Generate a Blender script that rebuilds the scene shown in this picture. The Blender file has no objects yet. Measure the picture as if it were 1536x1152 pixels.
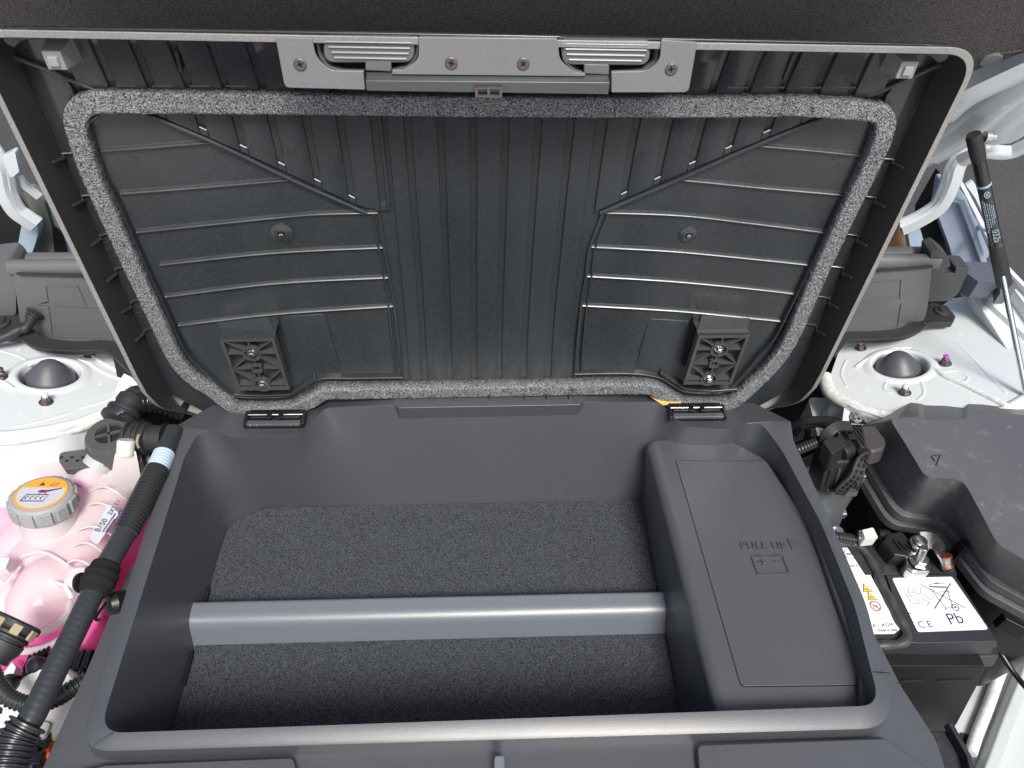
import bpy, bmesh, math, random
from mathutils import Vector, Matrix
from mathutils.geometry import tessellate_polygon
random.seed(7)
sc = bpy.context.scene
R = math.radians
# ------------------------------------------------------------------ camera
FPX = 1110.0                                   # focal length in photo pixels (photo 1536 wide)
CAM = Vector((0, 0, 0.7))
_cy = Vector((-68, -1190, 1110)).normalized()   # world Y seen by the camera (x right, y down, z forward)
_cz = Vector((-53, 1024, 1110)); _cz = (_cz - _cy * _cz.dot(_cy)).normalized() * -1
_cx = _cy.cross(_cz)
cam_d = bpy.data.cameras.new('camera'); cam = bpy.data.objects.new('camera', cam_d)
sc.collection.objects.link(cam); sc.camera = cam
cam_d.sensor_width = 36; cam_d.lens = FPX / 1536 * 36
cam_d.clip_start = 0.02; cam_d.clip_end = 400
right = Vector((_cx[0], _cy[0], _cz[0])); down = Vector((_cx[1], _cy[1], _cz[1])); fwd = Vector((_cx[2], _cy[2], _cz[2]))
m = Matrix((right, -down, -fwd)).transposed().to_4x4(); m.translation = CAM; cam.matrix_world = m
# ------------------------------------------------------------------ sky and sun
SUN_EL, SUN_AZ = R(57), R(168)                  # azimuth measured clockwise from +Y
w = bpy.data.worlds.new('World'); sc.world = w; w.use_nodes = True
nt = w.node_tree; bg = nt.nodes['Background']
sky = nt.nodes.new('ShaderNodeTexSky'); sky.sky_type = 'NISHITA'; sky.sun_disc = False
sky.sun_elevation = SUN_EL; sky.sun_rotation = SUN_AZ; sky.air_density = 1.0; sky.dust_density = 4.0; sky.ozone_density = 1.0
nt.links.new(sky.outputs[0], bg.inputs[0]); bg.inputs[1].default_value = 0.11
sd = bpy.data.lights.new('sun', 'SUN'); sd.energy = 3.2; sd.angle = R(18); sd.color = (1, 0.96, 0.9)
sun = bpy.data.objects.new('sun', sd); sc.collection.objects.link(sun)
sdir = Vector((math.sin(SUN_AZ) * math.cos(SUN_EL), math.cos(SUN_AZ) * math.cos(SUN_EL), math.sin(SUN_EL)))
sun.rotation_euler = sdir.to_track_quat('Z', 'Y').to_euler()
sc.view_settings.view_transform = 'Standard'; sc.view_settings.look = 'None'
sc.view_settings.exposure = 0.42; sc.view_settings.gamma = 1; sc.view_settings.use_curve_mapping = False

# ------------------------------------------------------------------ where a photo pixel lies in the place
def ray(px, py):
    return (right * (px - 768) + down * (py - 576) + fwd * FPX)
def P(px, py, z=0.0):                           # on a level plane
    r = ray(px, py); return CAM + r * ((z - CAM.z) / r.z)
def PY(px, py, y):                              # on an upright plane facing the car's nose
    r = ray(px, py); return CAM + r * (y / r.y)
def PP(px, py, o, n):                           # on any plane
    r = ray(px, py); n = Vector(n); return CAM + r * ((Vector(o) - CAM).dot(n) / r.dot(n))
LX0 = 0.018
def S(x, z):                                    # inner face of the lid, bowed away from the nose
    b = 1 - min(1, abs((x - LX0) / 0.395)) ** 2
    v = max(0, 1 - abs((z - 0.225) / 0.222) ** 4)
    return 0.634 + 0.036 * b * v
def L(px, py, off=0.0):
    y = 0.64
    for _ in range(12):
        p = PY(px, py, y); y = S(p.x, p.z) - off
    return PY(px, py, y)

# ------------------------------------------------------------------ materials
MATS = {}
def mat(name, col, rough=0.5, metal=0.0, spec=0.5, grain=None, bump=0.0, var=0.0, vscale=8, coat=0.0, col2=None, dust=None, speck=None, vdetail=5, stretch=1):
    """grain: scale of a fine grain; bump: its strength; var: broad smudges in roughness and tone; dust=(colour, scale, amount)"""
    if name in MATS: return MATS[name]
    M = bpy.data.materials.new(name); M.use_nodes = True; n = M.node_tree.nodes; l = M.node_tree.links
    b = n['Principled BSDF']
    b.inputs['Base Color'].default_value = (*col, 1); b.inputs['Roughness'].default_value = rough
    b.inputs['Metallic'].default_value = metal; b.inputs['Specular IOR Level'].default_value = spec
    b.inputs['Coat Weight'].default_value = coat; b.inputs['Coat Roughness'].default_value = 0.08
    tc = n.new('ShaderNodeTexCoord'); out = tc.outputs['Object']
    cur = None
    def noise(scale, detail=3, rough_=0.6):
        t = n.new('ShaderNodeTexNoise'); t.inputs['Scale'].default_value = scale; t.inputs['Detail'].default_value = detail
        t.inputs['Roughness'].default_value = rough_; l.new(out, t.inputs['Vector']); return t
    def ramp(src, a, bb, c0, c1):
        r = n.new('ShaderNodeValToRGB'); r.color_ramp.elements[0].position = a; r.color_ramp.elements[1].position = bb
        r.color_ramp.elements[0].color = (*c0, 1); r.color_ramp.elements[1].color = (*c1, 1); l.new(src, r.inputs[0]); return r
    if speck:                                   # two-tone fibre or foam cells
        c0, c1, scale, lo, hi = speck
        t = noise(scale, 2, 0.8); r = ramp(t.outputs['Fac'], lo, hi, c0, c1); cur = r.outputs[0]
        bp = n.new('ShaderNodeBump'); bp.inputs['Strength'].default_value = bump; bp.inputs['Distance'].default_value = 0.002
        l.new(t.outputs['Fac'], bp.inputs['Height']); l.new(bp.outputs[0], b.inputs['Normal'])
    if grain:
        t = noise(grain, 2, 0.6)
        c = tuple(col); k = 0.16
        r = ramp(t.outputs['Fac'], 0.3, 0.7, tuple(x * (1 - k) for x in c), tuple(x * (1 + k) for x in c)); cur = r.outputs[0]
        bp = n.new('ShaderNodeBump'); bp.inputs['Strength'].default_value = bump; bp.inputs['Distance'].default_value = 0.001
        l.new(t.outputs['Fac'], bp.inputs['Height']); l.new(bp.outputs[0], b.inputs['Normal'])
    if var:
        t = noise(vscale, vdetail, 0.65)
        if stretch != 1:
            mp = n.new('ShaderNodeMapping'); mp.inputs['Scale'].default_value = (1, 1, stretch); l.new(out, mp.inputs[0]); l.new(mp.outputs[0], t.inputs['Vector'])
        mr = n.new('ShaderNodeMapRange'); mr.inputs[1].default_value = 0.2; mr.inputs[2].default_value = 0.8
        mr.inputs[3].default_value = max(0.02, rough - var); mr.inputs[4].default_value = min(1, rough + var)
        l.new(t.outputs['Fac'], mr.inputs[0]); l.new(mr.outputs[0], b.inputs['Roughness'])
        mx = n.new('ShaderNodeMix'); mx.data_type = 'RGBA'; mx.blend_type = 'MULTIPLY'; mx.inputs[0].default_value = 1
        r2 = ramp(t.outputs['Fac'], 0.25, 0.78, (1 - var * 1.5,) * 3, (1 + var * 1.2,) * 3)
        if cur: l.new(cur, mx.inputs[6])
        else: mx.inputs[6].default_value = (*col, 1)
        l.new(r2.outputs[0], mx.inputs[7]); cur = mx.outputs[2]
    if dust:
        dc, ds, da = dust
        t = noise(ds, 6, 0.75); t2 = noise(ds / 14, 3, 0.6)
        ad = n.new('ShaderNodeMath'); ad.operation = 'MULTIPLY'; l.new(t.outputs['Fac'], ad.inputs[0]); l.new(t2.outputs['Fac'], ad.inputs[1])
        mr = n.new('ShaderNodeMapRange'); mr.inputs[1].default_value = 0.36 - da * 0.1; mr.inputs[2].default_value = 0.43 - da * 0.1
        l.new(ad.outputs[0], mr.inputs[0])
        mx = n.new('ShaderNodeMix'); mx.data_type = 'RGBA'; l.new(mr.outputs[0], mx.inputs[0])
        if cur: l.new(cur, mx.inputs[6])
        else: mx.inputs[6].default_value = (*col, 1)
        mx.inputs[7].default_value = (*dc, 1); cur = mx.outputs[2]
    if cur: l.new(cur, b.inputs['Base Color'])
    MATS[name] = M; return M
TUB = mat('grained charcoal plastic', (0.064, 0.070, 0.080), 0.33, spec=0.65, grain=1100, bump=0.16, var=0.04, vscale=6, dust=((0.22, 0.21, 0.19), 700, -0.55))
WALL = TUB
BAR = mat('divider plastic', (0.135, 0.152, 0.180), 0.33, spec=0.65, grain=1100, bump=0.15)
CARPET = mat('needle felt carpet', (0.03, 0.034, 0.04), 0.95, spec=0.15, speck=((0.010, 0.012, 0.016), (0.115, 0.129, 0.150), 930, 0.37, 0.66), bump=0.9)
LINER = mat('hood liner felt', (0.03, 0.028, 0.027), 0.95, spec=0.15, speck=((0.045, 0.042, 0.040), (0.22, 0.205, 0.195), 760, 0.34, 0.72), bump=0.6)
LID = mat('unpainted moulded plastic', (0.029, 0.034, 0.038), 0.27, spec=0.65, grain=260, bump=0.05, var=0.10, vscale=11, vdetail=2, stretch=.35)
SKIRT = mat('lid skirt plastic', (0.030, 0.028, 0.025), 0.42, var=0.08, vscale=7)
LIP = mat('worn lid lip plastic', (0.25, 0.25, 0.245), 0.36, grain=500, bump=0.15, var=0.1, vscale=14)
FOAM = mat('open cell foam', (0.1, 0.1, 0.1), 0.9, spec=0.3, speck=((0.020, 0.022, 0.025), (0.42, 0.44, 0.465), 700, 0.39, 0.67), bump=1.0)
PLATE = mat('latch plate plastic', (0.165, 0.172, 0.182), 0.30, grain=1500, bump=0.12, var=0.03)
LBAR = mat('latch bar plastic', (0.060, 0.066, 0.072), 0.32, var=0.08, vscale=30)
BLK = mat('black plastic', (0.010, 0.010, 0.012), 0.35, var=0.08, vscale=20)
BLKM = mat('matt black rubber', (0.022, 0.023, 0.025), 0.55, var=0.08, vscale=20)
GREYP = mat('grey cowl plastic', (0.115, 0.12, 0.12), 0.45, grain=900, bump=0.15, var=0.05, vscale=8)
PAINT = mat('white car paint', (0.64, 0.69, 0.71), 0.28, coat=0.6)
PAINT_SHADED = mat('white paint darkened as shade', (0.46, 0.50, 0.51), 0.5)  # white paint coloured darker for the shade on the lower rail
PAINTM = mat('white primer paint', (0.60, 0.65, 0.68), 0.45)
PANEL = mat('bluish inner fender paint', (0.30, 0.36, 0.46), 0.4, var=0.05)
SEAL = mat('body sealer', (0.72, 0.73, 0.71), 0.5, grain=160, bump=0.12)
STEEL = mat('zinc plated steel', (0.62, 0.63, 0.62), 0.28, metal=1.0, var=0.12, vscale=60)
DSTEEL = mat('dark oxidised steel', (0.16, 0.14, 0.13), 0.42, metal=0.8, var=0.15, vscale=80)
CHROME = mat('polished rod steel', (0.7, 0.7, 0.7), 0.12, metal=1.0)
COPPER = mat('copper lug', (0.72, 0.25, 0.12), 0.35, metal=0.9)
BOX = mat('dusty fuse box plastic', (0.088, 0.088, 0.098), 0.38, spec=0.7, grain=900, bump=0.25, var=0.06, dust=((0.24, 0.225, 0.21), 1000, 0.30))
BATT = mat('battery case plastic', (0.026, 0.028, 0.034), 0.40, var=0.06, vscale=20, dust=((0.22, 0.21, 0.19), 500, -0.6))
WLABEL = mat('white label print', (0.78, 0.80, 0.82), 0.35)
INK = mat('navy ink', (0.04, 0.045, 0.12), 0.5)
YEL = mat('warning yellow', (0.75, 0.55, 0.03), 0.45)
RED = mat('warning red', (0.65, 0.03, 0.06), 0.45)
ORANGE = mat('orange print', (0.85, 0.36, 0.03), 0.45)
ORANGEP = mat('orange plastic', (0.9, 0.14, 0.02), 0.4)
CAPG = mat('grey cap plastic', (0.30, 0.31, 0.31), 0.5, grain=700, bump=0.5)
LGREY = mat('light grey print', (0.50, 0.53, 0.58), 0.4)
IVORY = mat('ivory plastic', (0.62, 0.64, 0.60), 0.38, var=0.05)
BLUEW = mat('pale blue tape', (0.45, 0.58, 0.68), 0.4)
SKYB = mat('pale blue print', (0.30, 0.42, 0.50), 0.5)
CONDUIT = mat('split conduit plastic', (0.026, 0.029, 0.032), 0.30, var=0.06, vscale=50)
CLOTH = mat('cloth tape', (0.014, 0.014, 0.015), 0.9, spec=0.2, grain=600, bump=1.0)
TAPE = mat('vinyl tape wrap', (0.030, 0.034, 0.038), 0.36, var=0.06, vscale=40)
GROUND = mat('asphalt', (0.05, 0.05, 0.05), 0.9, grain=90, bump=0.5, var=0.1, vscale=3)
DARK = mat('grimy black undershield', (0.010, 0.010, 0.011), 0.7, var=0.1)
TAN = mat('tan clip plastic', (0.32, 0.27, 0.17), 0.45)
AMBERY = mat('yellow foam pad', (0.75, 0.45, 0.12), 0.7)
PURP = mat('purple paint mark', (0.35, 0.06, 0.45), 0.4)
BRZ = mat('cowl trim reflection brown', (0.45, 0.30, 0.20), 0.35)  # orange-brown paints the reflection on the cowl trim
OLIVE = mat('greenish cowl side trim', (0.26, 0.27, 0.22), 0.45)
def translucent(name, col, tr, transp, rough=0.4):
    M = bpy.data.materials.new(name); M.use_nodes = True; n = M.node_tree.nodes; l = M.node_tree.links
    b = n['Principled BSDF']; b.inputs['Base Color'].default_value = (*col, 1); b.inputs['Roughness'].default_value = rough
    t = n.new('ShaderNodeBsdfTranslucent'); t.inputs[0].default_value = (*col, 1)
    m1 = n.new('ShaderNodeMixShader'); m1.inputs[0].default_value = tr
    l.new(b.outputs[0], m1.inputs[1]); l.new(t.outputs[0], m1.inputs[2])
    tp = n.new('ShaderNodeBsdfTransparent'); m2 = n.new('ShaderNodeMixShader'); m2.inputs[0].default_value = transp
    l.new(m1.outputs[0], m2.inputs[1]); l.new(tp.outputs[0], m2.inputs[2])
    l.new(m2.outputs[0], n['Material Output'].inputs[0]); MATS[name] = M; return M
FROST = translucent('frosted tank plastic', (0.92, 0.90, 0.91), 0.42, 0.15, 0.25)
_n = FROST.node_tree.nodes; _l = FROST.node_tree.links      # milky plastic above the fill line, coolant showing through below it
_tc = _n.new('ShaderNodeTexCoord'); _sx = _n.new('ShaderNodeSeparateXYZ'); _l.new(_tc.outputs['Object'], _sx.inputs[0])
_ns = _n.new('ShaderNodeTexNoise'); _ns.inputs['Scale'].default_value = 28; _l.new(_tc.outputs['Object'], _ns.inputs['Vector'])
_ad = _n.new('ShaderNodeMath'); _ad.operation = 'MULTIPLY_ADD'; _l.new(_ns.outputs['Fac'], _ad.inputs[0]); _ad.inputs[1].default_value = .03; _l.new(_sx.outputs['Z'], _ad.inputs[2])
_rp = _n.new('ShaderNodeMapRange'); _rp.inputs[1].default_value = -.105; _rp.inputs[2].default_value = -.050; _l.new(_ad.outputs[0], _rp.inputs[0])
_cr = _n.new('ShaderNodeValToRGB'); _cr.color_ramp.elements[0].color = (.98, .16, .50, 1); _cr.color_ramp.elements[1].color = (.90, .87, .88, 1); _l.new(_rp.outputs[0], _cr.inputs[0])
for _k in _n:
    if _k.bl_idname == 'ShaderNodeBsdfPrincipled': _l.new(_cr.outputs[0], _k.inputs['Base Color'])
    if _k.bl_idname == 'ShaderNodeBsdfTranslucent': _l.new(_cr.outputs[0], _k.inputs[0])
PINK = translucent('pink coolant', (1.0, 0.20, 0.55), 0.40, 0.0, 0.30)

# ------------------------------------------------------------------ building helpers
COL = sc.collection
def empty(name, label=None, cat=None, loc=(0, 0, 0), group=None, kind=None):
    o = bpy.data.objects.new(name, None); COL.objects.link(o); o.location = loc; o.empty_display_size = 0.02
    tag(o, label, cat, group, kind); return o
def tag(o, label=None, cat=None, group=None, kind=None):
    if label: o['label'] = label
    if cat: o['category'] = cat
    if group: o['group'] = group
    if kind: o['kind'] = kind
    return o
def mk(name, verts, faces, material, parent=None, bevel=0.0, seg=2, smooth=32, loc=None, local=False, label=None, recalc=True):
    me = bpy.data.meshes.new(name)
    me.from_pydata([tuple(v) for v in verts], [], [tuple(f) for f in faces]); me.validate()
    bm = bmesh.new(); bm.from_mesh(me); bmesh.ops.remove_doubles(bm, verts=bm.verts, dist=1e-6)
    if recalc: bmesh.ops.recalc_face_normals(bm, faces=bm.faces)
    bm.to_mesh(me); bm.free()
    for p in me.polygons: p.use_smooth = True
    me.set_sharp_from_angle(angle=R(smooth))
    me.materials.append(material)
    o = bpy.data.objects.new(name, me); COL.objects.link(o)
    place(o, parent, loc, local)
    if bevel:
        b = o.modifiers.new('edge', 'BEVEL'); b.width = bevel; b.segments = seg; b.limit_method = 'ANGLE'; b.angle_limit = R(30)
        b.harden_normals = True
    if label: o['label'] = label
    return o
def place(o, parent, loc=None, local=False):
    if parent:
        o.parent = parent
        if parent.type == 'EMPTY' and not local: o.location = -parent.location
    if loc is not None: o.location = Vector(loc) + (o.location if parent else Vector())
def roundpoly(pts, radii, seg=5, closed=True):
    n = len(pts); pts = [Vector(p) for p in pts]
    if not hasattr(radii, '__len__'): radii = [radii] * n
    out = []
    for i in range(n):
        p = pts[i]
        if not closed and i in (0, n - 1): out += [p.copy()] * 1; continue
        a = pts[i - 1]; b = pts[(i + 1) % n]; r = radii[i]
        da = (a - p); db = (b - p); la, lb = da.length, db.length
        if r <= 0 or la < 1e-9 or lb < 1e-9: out += [p.copy()] * (seg + 1); continue
        da /= la; db /= lb; ang = da.angle(db, 0)
        if ang > 3.13: out += [p + (da if k < seg / 2 else db) * 1e-5 * abs(k - seg / 2) for k in range(seg + 1)]; continue
        t = min(r / math.tan(ang / 2), la * 0.48, lb * 0.48)
        for k in range(seg + 1):
            u = k / seg; q = p + da * t * (1 - u) ** 2 + db * t * u ** 2   # quadratic corner
            out.append(q)
    return out
def loft(name, loops, material, parent=None, cap0=True, cap1=True, closed=True, **kw):
    n = len(loops[0]); v = [p for lp in loops for p in lp]; f = []
    for i in range(len(loops) - 1):
        for j in range(n if closed else n - 1):
            a = i * n + j; b = i * n + (j + 1) % n; f.append((a, b, b + n, a + n))
    if cap0: f.append(tuple(range(n))[::-1])
    if cap1: f.append(tuple(range((len(loops) - 1) * n, len(loops) * n)))
    return mk(name, v, f, material, parent, **kw)
def prism(name, pts, vec, material, parent=None, r=0.0, holes=(), seg=5, **kw):
    """flat outline (world points, corner radius r) given thickness along vec, with optional holes"""
    pts = roundpoly(pts, r, seg) if (r if not hasattr(r, '__len__') else True) else [Vector(p) for p in pts]
    q = []
    for p in pts:
        if not q or (p - q[-1]).length > 1e-6: q.append(p)
    pts = q; vec = Vector(vec)
    allp = [pts] + [list(map(Vector, h)) for h in holes]
    if not holes:
        return loft(name, [pts, [p + vec for p in pts]], material, parent, **kw)
    tri = tessellate_polygon(allp); flat = [p for lp in allp for p in lp]; n = len(flat)
    v = flat + [p + vec for p in flat]; f = [tuple(t) for t in tri] + [tuple(i + n for i in t[::-1]) for t in tri]
    s = 0
    for lp in allp:
        m_ = len(lp)
        for i in range(m_):
            a = s + i; b = s + (i + 1) % m_; f.append((a, b, b + n, a + n))
        s += m_
    return mk(name, v, f, material, parent, **kw)
def smooth_path(pts, n=8, closed=False):
    pts = [Vector(p) for p in pts]; m_ = len(pts); out = []
    for i in range(m_ if closed else m_ - 1):
        if closed: a, b, c, d = pts[i - 1], pts[i], pts[(i + 1) % m_], pts[(i + 2) % m_]
        else: a, b, c, d = pts[max(i - 1, 0)], pts[i], pts[i + 1], pts[min(i + 2, m_ - 1)]
        for k in range(n):
            t = k / n
            out.append(0.5 * ((2 * b) + (c - a) * t + (2 * a - 5 * b + 4 * c - d) * t * t + (3 * b - a - 3 * c + d) * t ** 3))
    if not closed: out.append(pts[-1].copy())
    return out
def resample(pts, step):
    out = [pts[0]]; acc = 0.0
    for i in range(len(pts) - 1):
        a, b = pts[i], pts[i + 1]; d = (b - a).length
        if d < 1e-9: continue
        t = step - acc
        while t <= d: out.append(a.lerp(b, t / d)); t += step
        acc = d - (t - step)
    if (out[-1] - pts[-1]).length > step * 0.3: out.append(pts[-1])
    return out
def sweep(name, path, prof, up, material, parent=None, closed=False, caps=True, scale=None, **kw):
    """prof: (side, out) pairs; up: vector or function of a point giving 'out'"""
    n = len(path); loops = []
    for i, p in enumerate(path):
        a = path[i - 1] if (i or closed) else p; b = path[(i + 1) % n] if (i < n - 1 or closed) else p
        t = (b - a).normalized(); u = Vector(up(p) if callable(up) else up); s = t.cross(u).normalized(); u = s.cross(t).normalized()
        k = scale(i / max(1, n - 1)) if scale else 1
        loops.append([p + s * x * k + u * y * k for x, y in prof])
    if closed:
        v = [q for lp in loops for q in lp]; m_ = len(prof); f = []
        for i in range(n):
            for j in range(m_):
                i2 = (i + 1) % n; j2 = (j + 1) % m_
                f.append((i * m_ + j, i * m_ + j2, i2 * m_ + j2, i2 * m_ + j))
        return mk(name, v, f, material, parent, **kw)
    return loft(name, loops, material, parent, cap0=caps, cap1=caps, **kw)
def circ(r, n=14, ph=0): return [(r * math.cos(2 * math.pi * k / n + ph), r * math.sin(2 * math.pi * k / n + ph)) for k in range(n)]
def tube(name, path, rad, material, parent=None, seg=16, **kw):
    """rad: number or function of (0..1, metres along)"""
    n = len(path); loops = []; s = None; run = 0; tot = sum((path[i + 1] - path[i]).length for i in range(n - 1))
    for i, p in enumerate(path):
        a = path[max(i - 1, 0)]; b = path[min(i + 1, n - 1)]; t = (b - a).normalized()
        if i: run += (p - path[i - 1]).length
        if s is None: s = t.orthogonal().normalized()
        s = (s - t * s.dot(t)).normalized(); u = t.cross(s)
        r = rad(run / tot, run) if callable(rad) else rad
        loops.append([p + s * x * r + u * y * r for x, y in circ(1, seg)])
    kw.setdefault('smooth', 50)
    return loft(name, loops, material, parent, **kw)
def lathe(name, base, axis, prof, material, parent=None, seg=28, ph=0.0, **kw):
    """prof: (radius, height along axis)"""
    axis = Vector(axis).normalized(); s = axis.orthogonal().normalized(); u = axis.cross(s); base = Vector(base)
    loops = [[base + axis * h + (s * x + u * y) * max(r, 1e-5) for x, y in circ(1, seg, ph)] for r, h in prof]
    return loft(name, loops, material, parent, **kw)
def box(name, c, ux, uy, uz, material, parent=None, **kw):
    """centre and three half-axis vectors"""
    c = Vector(c); ux, uy, uz = Vector(ux), Vector(uy), Vector(uz)
    v = [c + ux * a + uy * b + uz * d for d in (-1, 1) for a, b in ((-1, -1), (1, -1), (1, 1), (-1, 1))]
    f = [(0, 1, 2, 3), (4, 5, 6, 7), (0, 1, 5, 4), (1, 2, 6, 5), (2, 3, 7, 6), (3, 0, 4, 7)]
    return mk(name, v, f, material, parent, **kw)
def axbox(name, x0, x1, y0, y1, z0, z1, material, parent=None, **kw):
    return box(name, ((x0 + x1) / 2, (y0 + y1) / 2, (z0 + z1) / 2), ((x1 - x0) / 2, 0, 0), (0, (y1 - y0) / 2, 0), (0, 0, (z1 - z0) / 2), material, parent, **kw)
def text(name, body, size, origin, xd, yd, material, parent=None, ext=0.0002, align='LEFT', sx=1.0, sp=1.0):
    cu = bpy.data.curves.new(name, 'FONT'); cu.body = body; cu.size = size; cu.extrude = ext; cu.align_x = align; cu.resolution_u = 3
    cu.space_character = sp
    t = bpy.data.objects.new(name, cu); COL.objects.link(t); bpy.context.view_layer.update()
    me = bpy.data.meshes.new_from_object(t.evaluated_get(bpy.context.evaluated_depsgraph_get()))
    bpy.data.objects.remove(t); me.name = name
    xd = Vector(xd).normalized(); yd = Vector(yd); yd = (yd - xd * yd.dot(xd)).normalized(); zd = xd.cross(yd)
    for v in me.vertices:
        c = v.co.copy(); v.co = Vector(origin) + xd * c.x * sx + yd * c.y + zd * (c.z)
    me.materials.clear(); me.materials.append(material)
    o = bpy.data.objects.new(name, me); COL.objects.link(o); place(o, parent); return o
def line(name, pts, wdt, up, material, parent=None, h=0.0004, closed=False):
    return sweep(name, [Vector(p) for p in pts], [(-wdt / 2, 0), (-wdt / 2, h), (wdt / 2, h), (wdt / 2, 0)], up, material, parent, closed=closed)
def ridge(w_, h, e=0.0008):                      # low rib profile with eased shoulders, seated 1 mm into its surface
    return [(-w_ / 2, -0.001), (-w_ / 2, h - e), (-w_ / 2 + e, h), (w_ / 2 - e, h), (w_ / 2, h - e), (w_ / 2, -0.001)]
UP = Vector((0, 0, 1)); UPT = Vector((0, .28, .96)).normalized(); NOSE = Vector((0, -1, 0))
def ring_pts(c, r, ax1, ax2, n=24): return [Vector(c) + Vector(ax1) * r * math.cos(2 * math.pi * k / n) + Vector(ax2) * r * math.sin(2 * math.pi * k / n) for k in range(n)]

# ================================================================== THE STORAGE TUB
tub = empty('storage_tub', 'open charcoal plastic front storage tub with rounded rim, in the middle of the engine bay', 'storage tub', (0.018, 0.40, -0.15))
A = [(148,1100),(277,685),(302,640),(352,657),(448,652),(488,612),(592,607),(598,607),(868,603),(876,603),(990,603),(1022,640),(1095,645),(1138,628),(1174,677),(1232,785),(1282,908),(1320,1058)]
rA = [.022,.03,.02,.03,.02,.015,.0006,.0006,.0006,.0006,.015,.02,.03,.02,.03,.2,.2,.022]
Cc = [(116,1128),(255,672),(262,640),(340,596),(455,600),(488,594),(592,592),(598,592),(868,590),(876,590),(990,588),(1015,590),(1105,592),(1186,632),(1190,660),(1246,782),(1299,905),(1348,1092)]
rC = [.03,.002,.008,.01,.01,.003,.0006,.0006,.0006,.0006,.003,.003,.01,.008,.002,.2,.2,.04]
Bf = [None,(326,840),(344,786),(398,763),(470,761),(560,760),(620,758),(625,758),(850,754),(856,754),(930,752),(950,751),(1040,750),(1080,748),None,None,None,None]
rB = [.015,.04,.03,.03,.01] + [.002] * 9 + [.02, .1, .1, .01]
Bw = {0: Vector((-.325, .245, -.15)), 14: Vector((.382, .565, -.15)), 15: Vector((.386, .47, -.15)), 16: Vector((.386, .37, -.15)), 17: Vector((.384, .245, -.15))}
Aw = [P(*p, 0) for p in A]; Cz = {0: -.0055, 17: -.0055, 3: -.022, 4: -.042, 5: -.030, 10: -.030, 11: -.042, 12: -.030}
Cw = [P(p[0], p[1] - (8 if i in (4, 11) else 0), Cz.get(i, 0)) for i, p in enumerate(Cc)]
Bv = [Bw.get(i) or P(*Bf[i], -.15) for i in range(18)]
ctr = Vector((.018, .40, 0))
lA = roundpoly(Aw, rA, 8); lC = roundpoly(Cw, rC, 8); lB = roundpoly(Bv, rB, 8)
def grow(lp, d, z):
    out = []
    n = len(lp)
    for i, p in enumerate(lp):
        v = (p - ctr); v.z = 0; q = p + Vector((math.copysign(min(abs(v.x) / .36, 1) ** 3 * d, v.x), math.copysign(min(abs(v.y) / .16, 1) ** 3 * d, v.y), 0)); q.z = z + p.z; out.append(q)
    return out
def dense(lp, k=4):
    out = []
    for i in range(len(lp)):
        a, b = lp[i], lp[(i + 1) % len(lp)]; kk = k if i % 9 == 8 else 1   # long runs lie between corners
        for j in range(kk): out.append(a.lerp(b, j / kk))
    return out
lA, lB, lC = dense(lA), dense(lB), dense(lC)
lD = grow(lC, .003, -.020); lF = grow(lC, -.002, -.19)
lA2 = [a.lerp(b, .06) for a, b in zip(lA, lB)]
lCi = [a.lerp(c, .75) + Vector((0, 0, .0012)) for a, c in zip(lA, lC)]
def even(lp, n=600):
    ps = lp + [lp[0]]; cum = [0]
    for i in range(len(ps) - 1): cum.append(cum[-1] + (ps[i + 1] - ps[i]).length)
    return ps, cum
def blur(lp, wd):                                # smooth an outline by arc length
    ps, cum = even(lp); T_ = cum[-1]; N = 700; res = []; k = 0
    for i in range(N):
        s_ = T_ * i / N
        while cum[k + 1] < s_: k += 1
        res.append(ps[k].lerp(ps[k + 1], (s_ - cum[k]) / max(1e-9, cum[k + 1] - cum[k])))
    h = max(1, int(wd / T_ * N)); out = []
    for i in range(len(lp)):
        c = int(round(cum[i] / T_ * N)); q = Vector()
        for j in range(-h, h + 1): q += res[(c + j) % N]
        out.append(q / (2 * h + 1))
    return out
walls = []
for t, wd in ((.04, .003), (.09, .007), (.16, .014), (.26, .022), (.4, .030), (.55, .030), (.7, .024), (.85, .014), (.95, .006)):
    lm = [a.lerp(b, t) for a, b in zip(lA, lB)]; bl = blur(lm, wd)
    walls.append([Vector((q.x, q.y, p_.z)) if .40 < p_.y else p_ for q, p_ in zip(bl, lm)])
loft('tub_shell', [lF, lD, lC, lCi, lA] + walls + [lB], TUB, tub, cap0=False, smooth=38, bevel=.0015, seg=3)
# front cover beyond the rim, running out of the picture
zf = -.0225
def flange(pts, z, th=.006, r=.004, name='front_trim', **k): return prism(name, [P(*p, z) for p in pts], (0, 0, -th), TUB, tub, r=r, bevel=.0012, **k)
flange([(196,850),(124,1020),(-25,1350),(1480,1350),(1404,1110),(1352,1030),(1300,930),(1190,664),(1175,670),(1290,1000),(1290,1080),(180,1110),(150,1060),(215,850)], zf,
       r=[.001,.01,.01,.01,.03,.01,.01,.001,.001,.005,.005,.005,.005,.001], name='front_trim')
prism('raised_pad', [P(60,1172,-.012), P(158,1148,-.012), P(440,1137,-.012), P(470,1290,-.012), P(60,1290,-.012)], (0,0,-.010), TUB, tub, r=[.002,.01,.006,.004,.004], bevel=.0015)
prism('raised_pad', [P(1046,1117,-.012), P(1330,1107,-.012), P(1402,1160,-.012), P(1402,1290,-.012), P(1060,1290,-.012)], (0,0,-.010), TUB, tub, r=[.006,.012,.01,.004,.004], bevel=.0015)
prism('latch_striker', [P(741,1133,-.002), P(757,1132,-.002), P(759,1260,-.002), P(741,1260,-.002)], (0,0,-.02), BAR, tub, r=.003, bevel=.0015)
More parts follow.
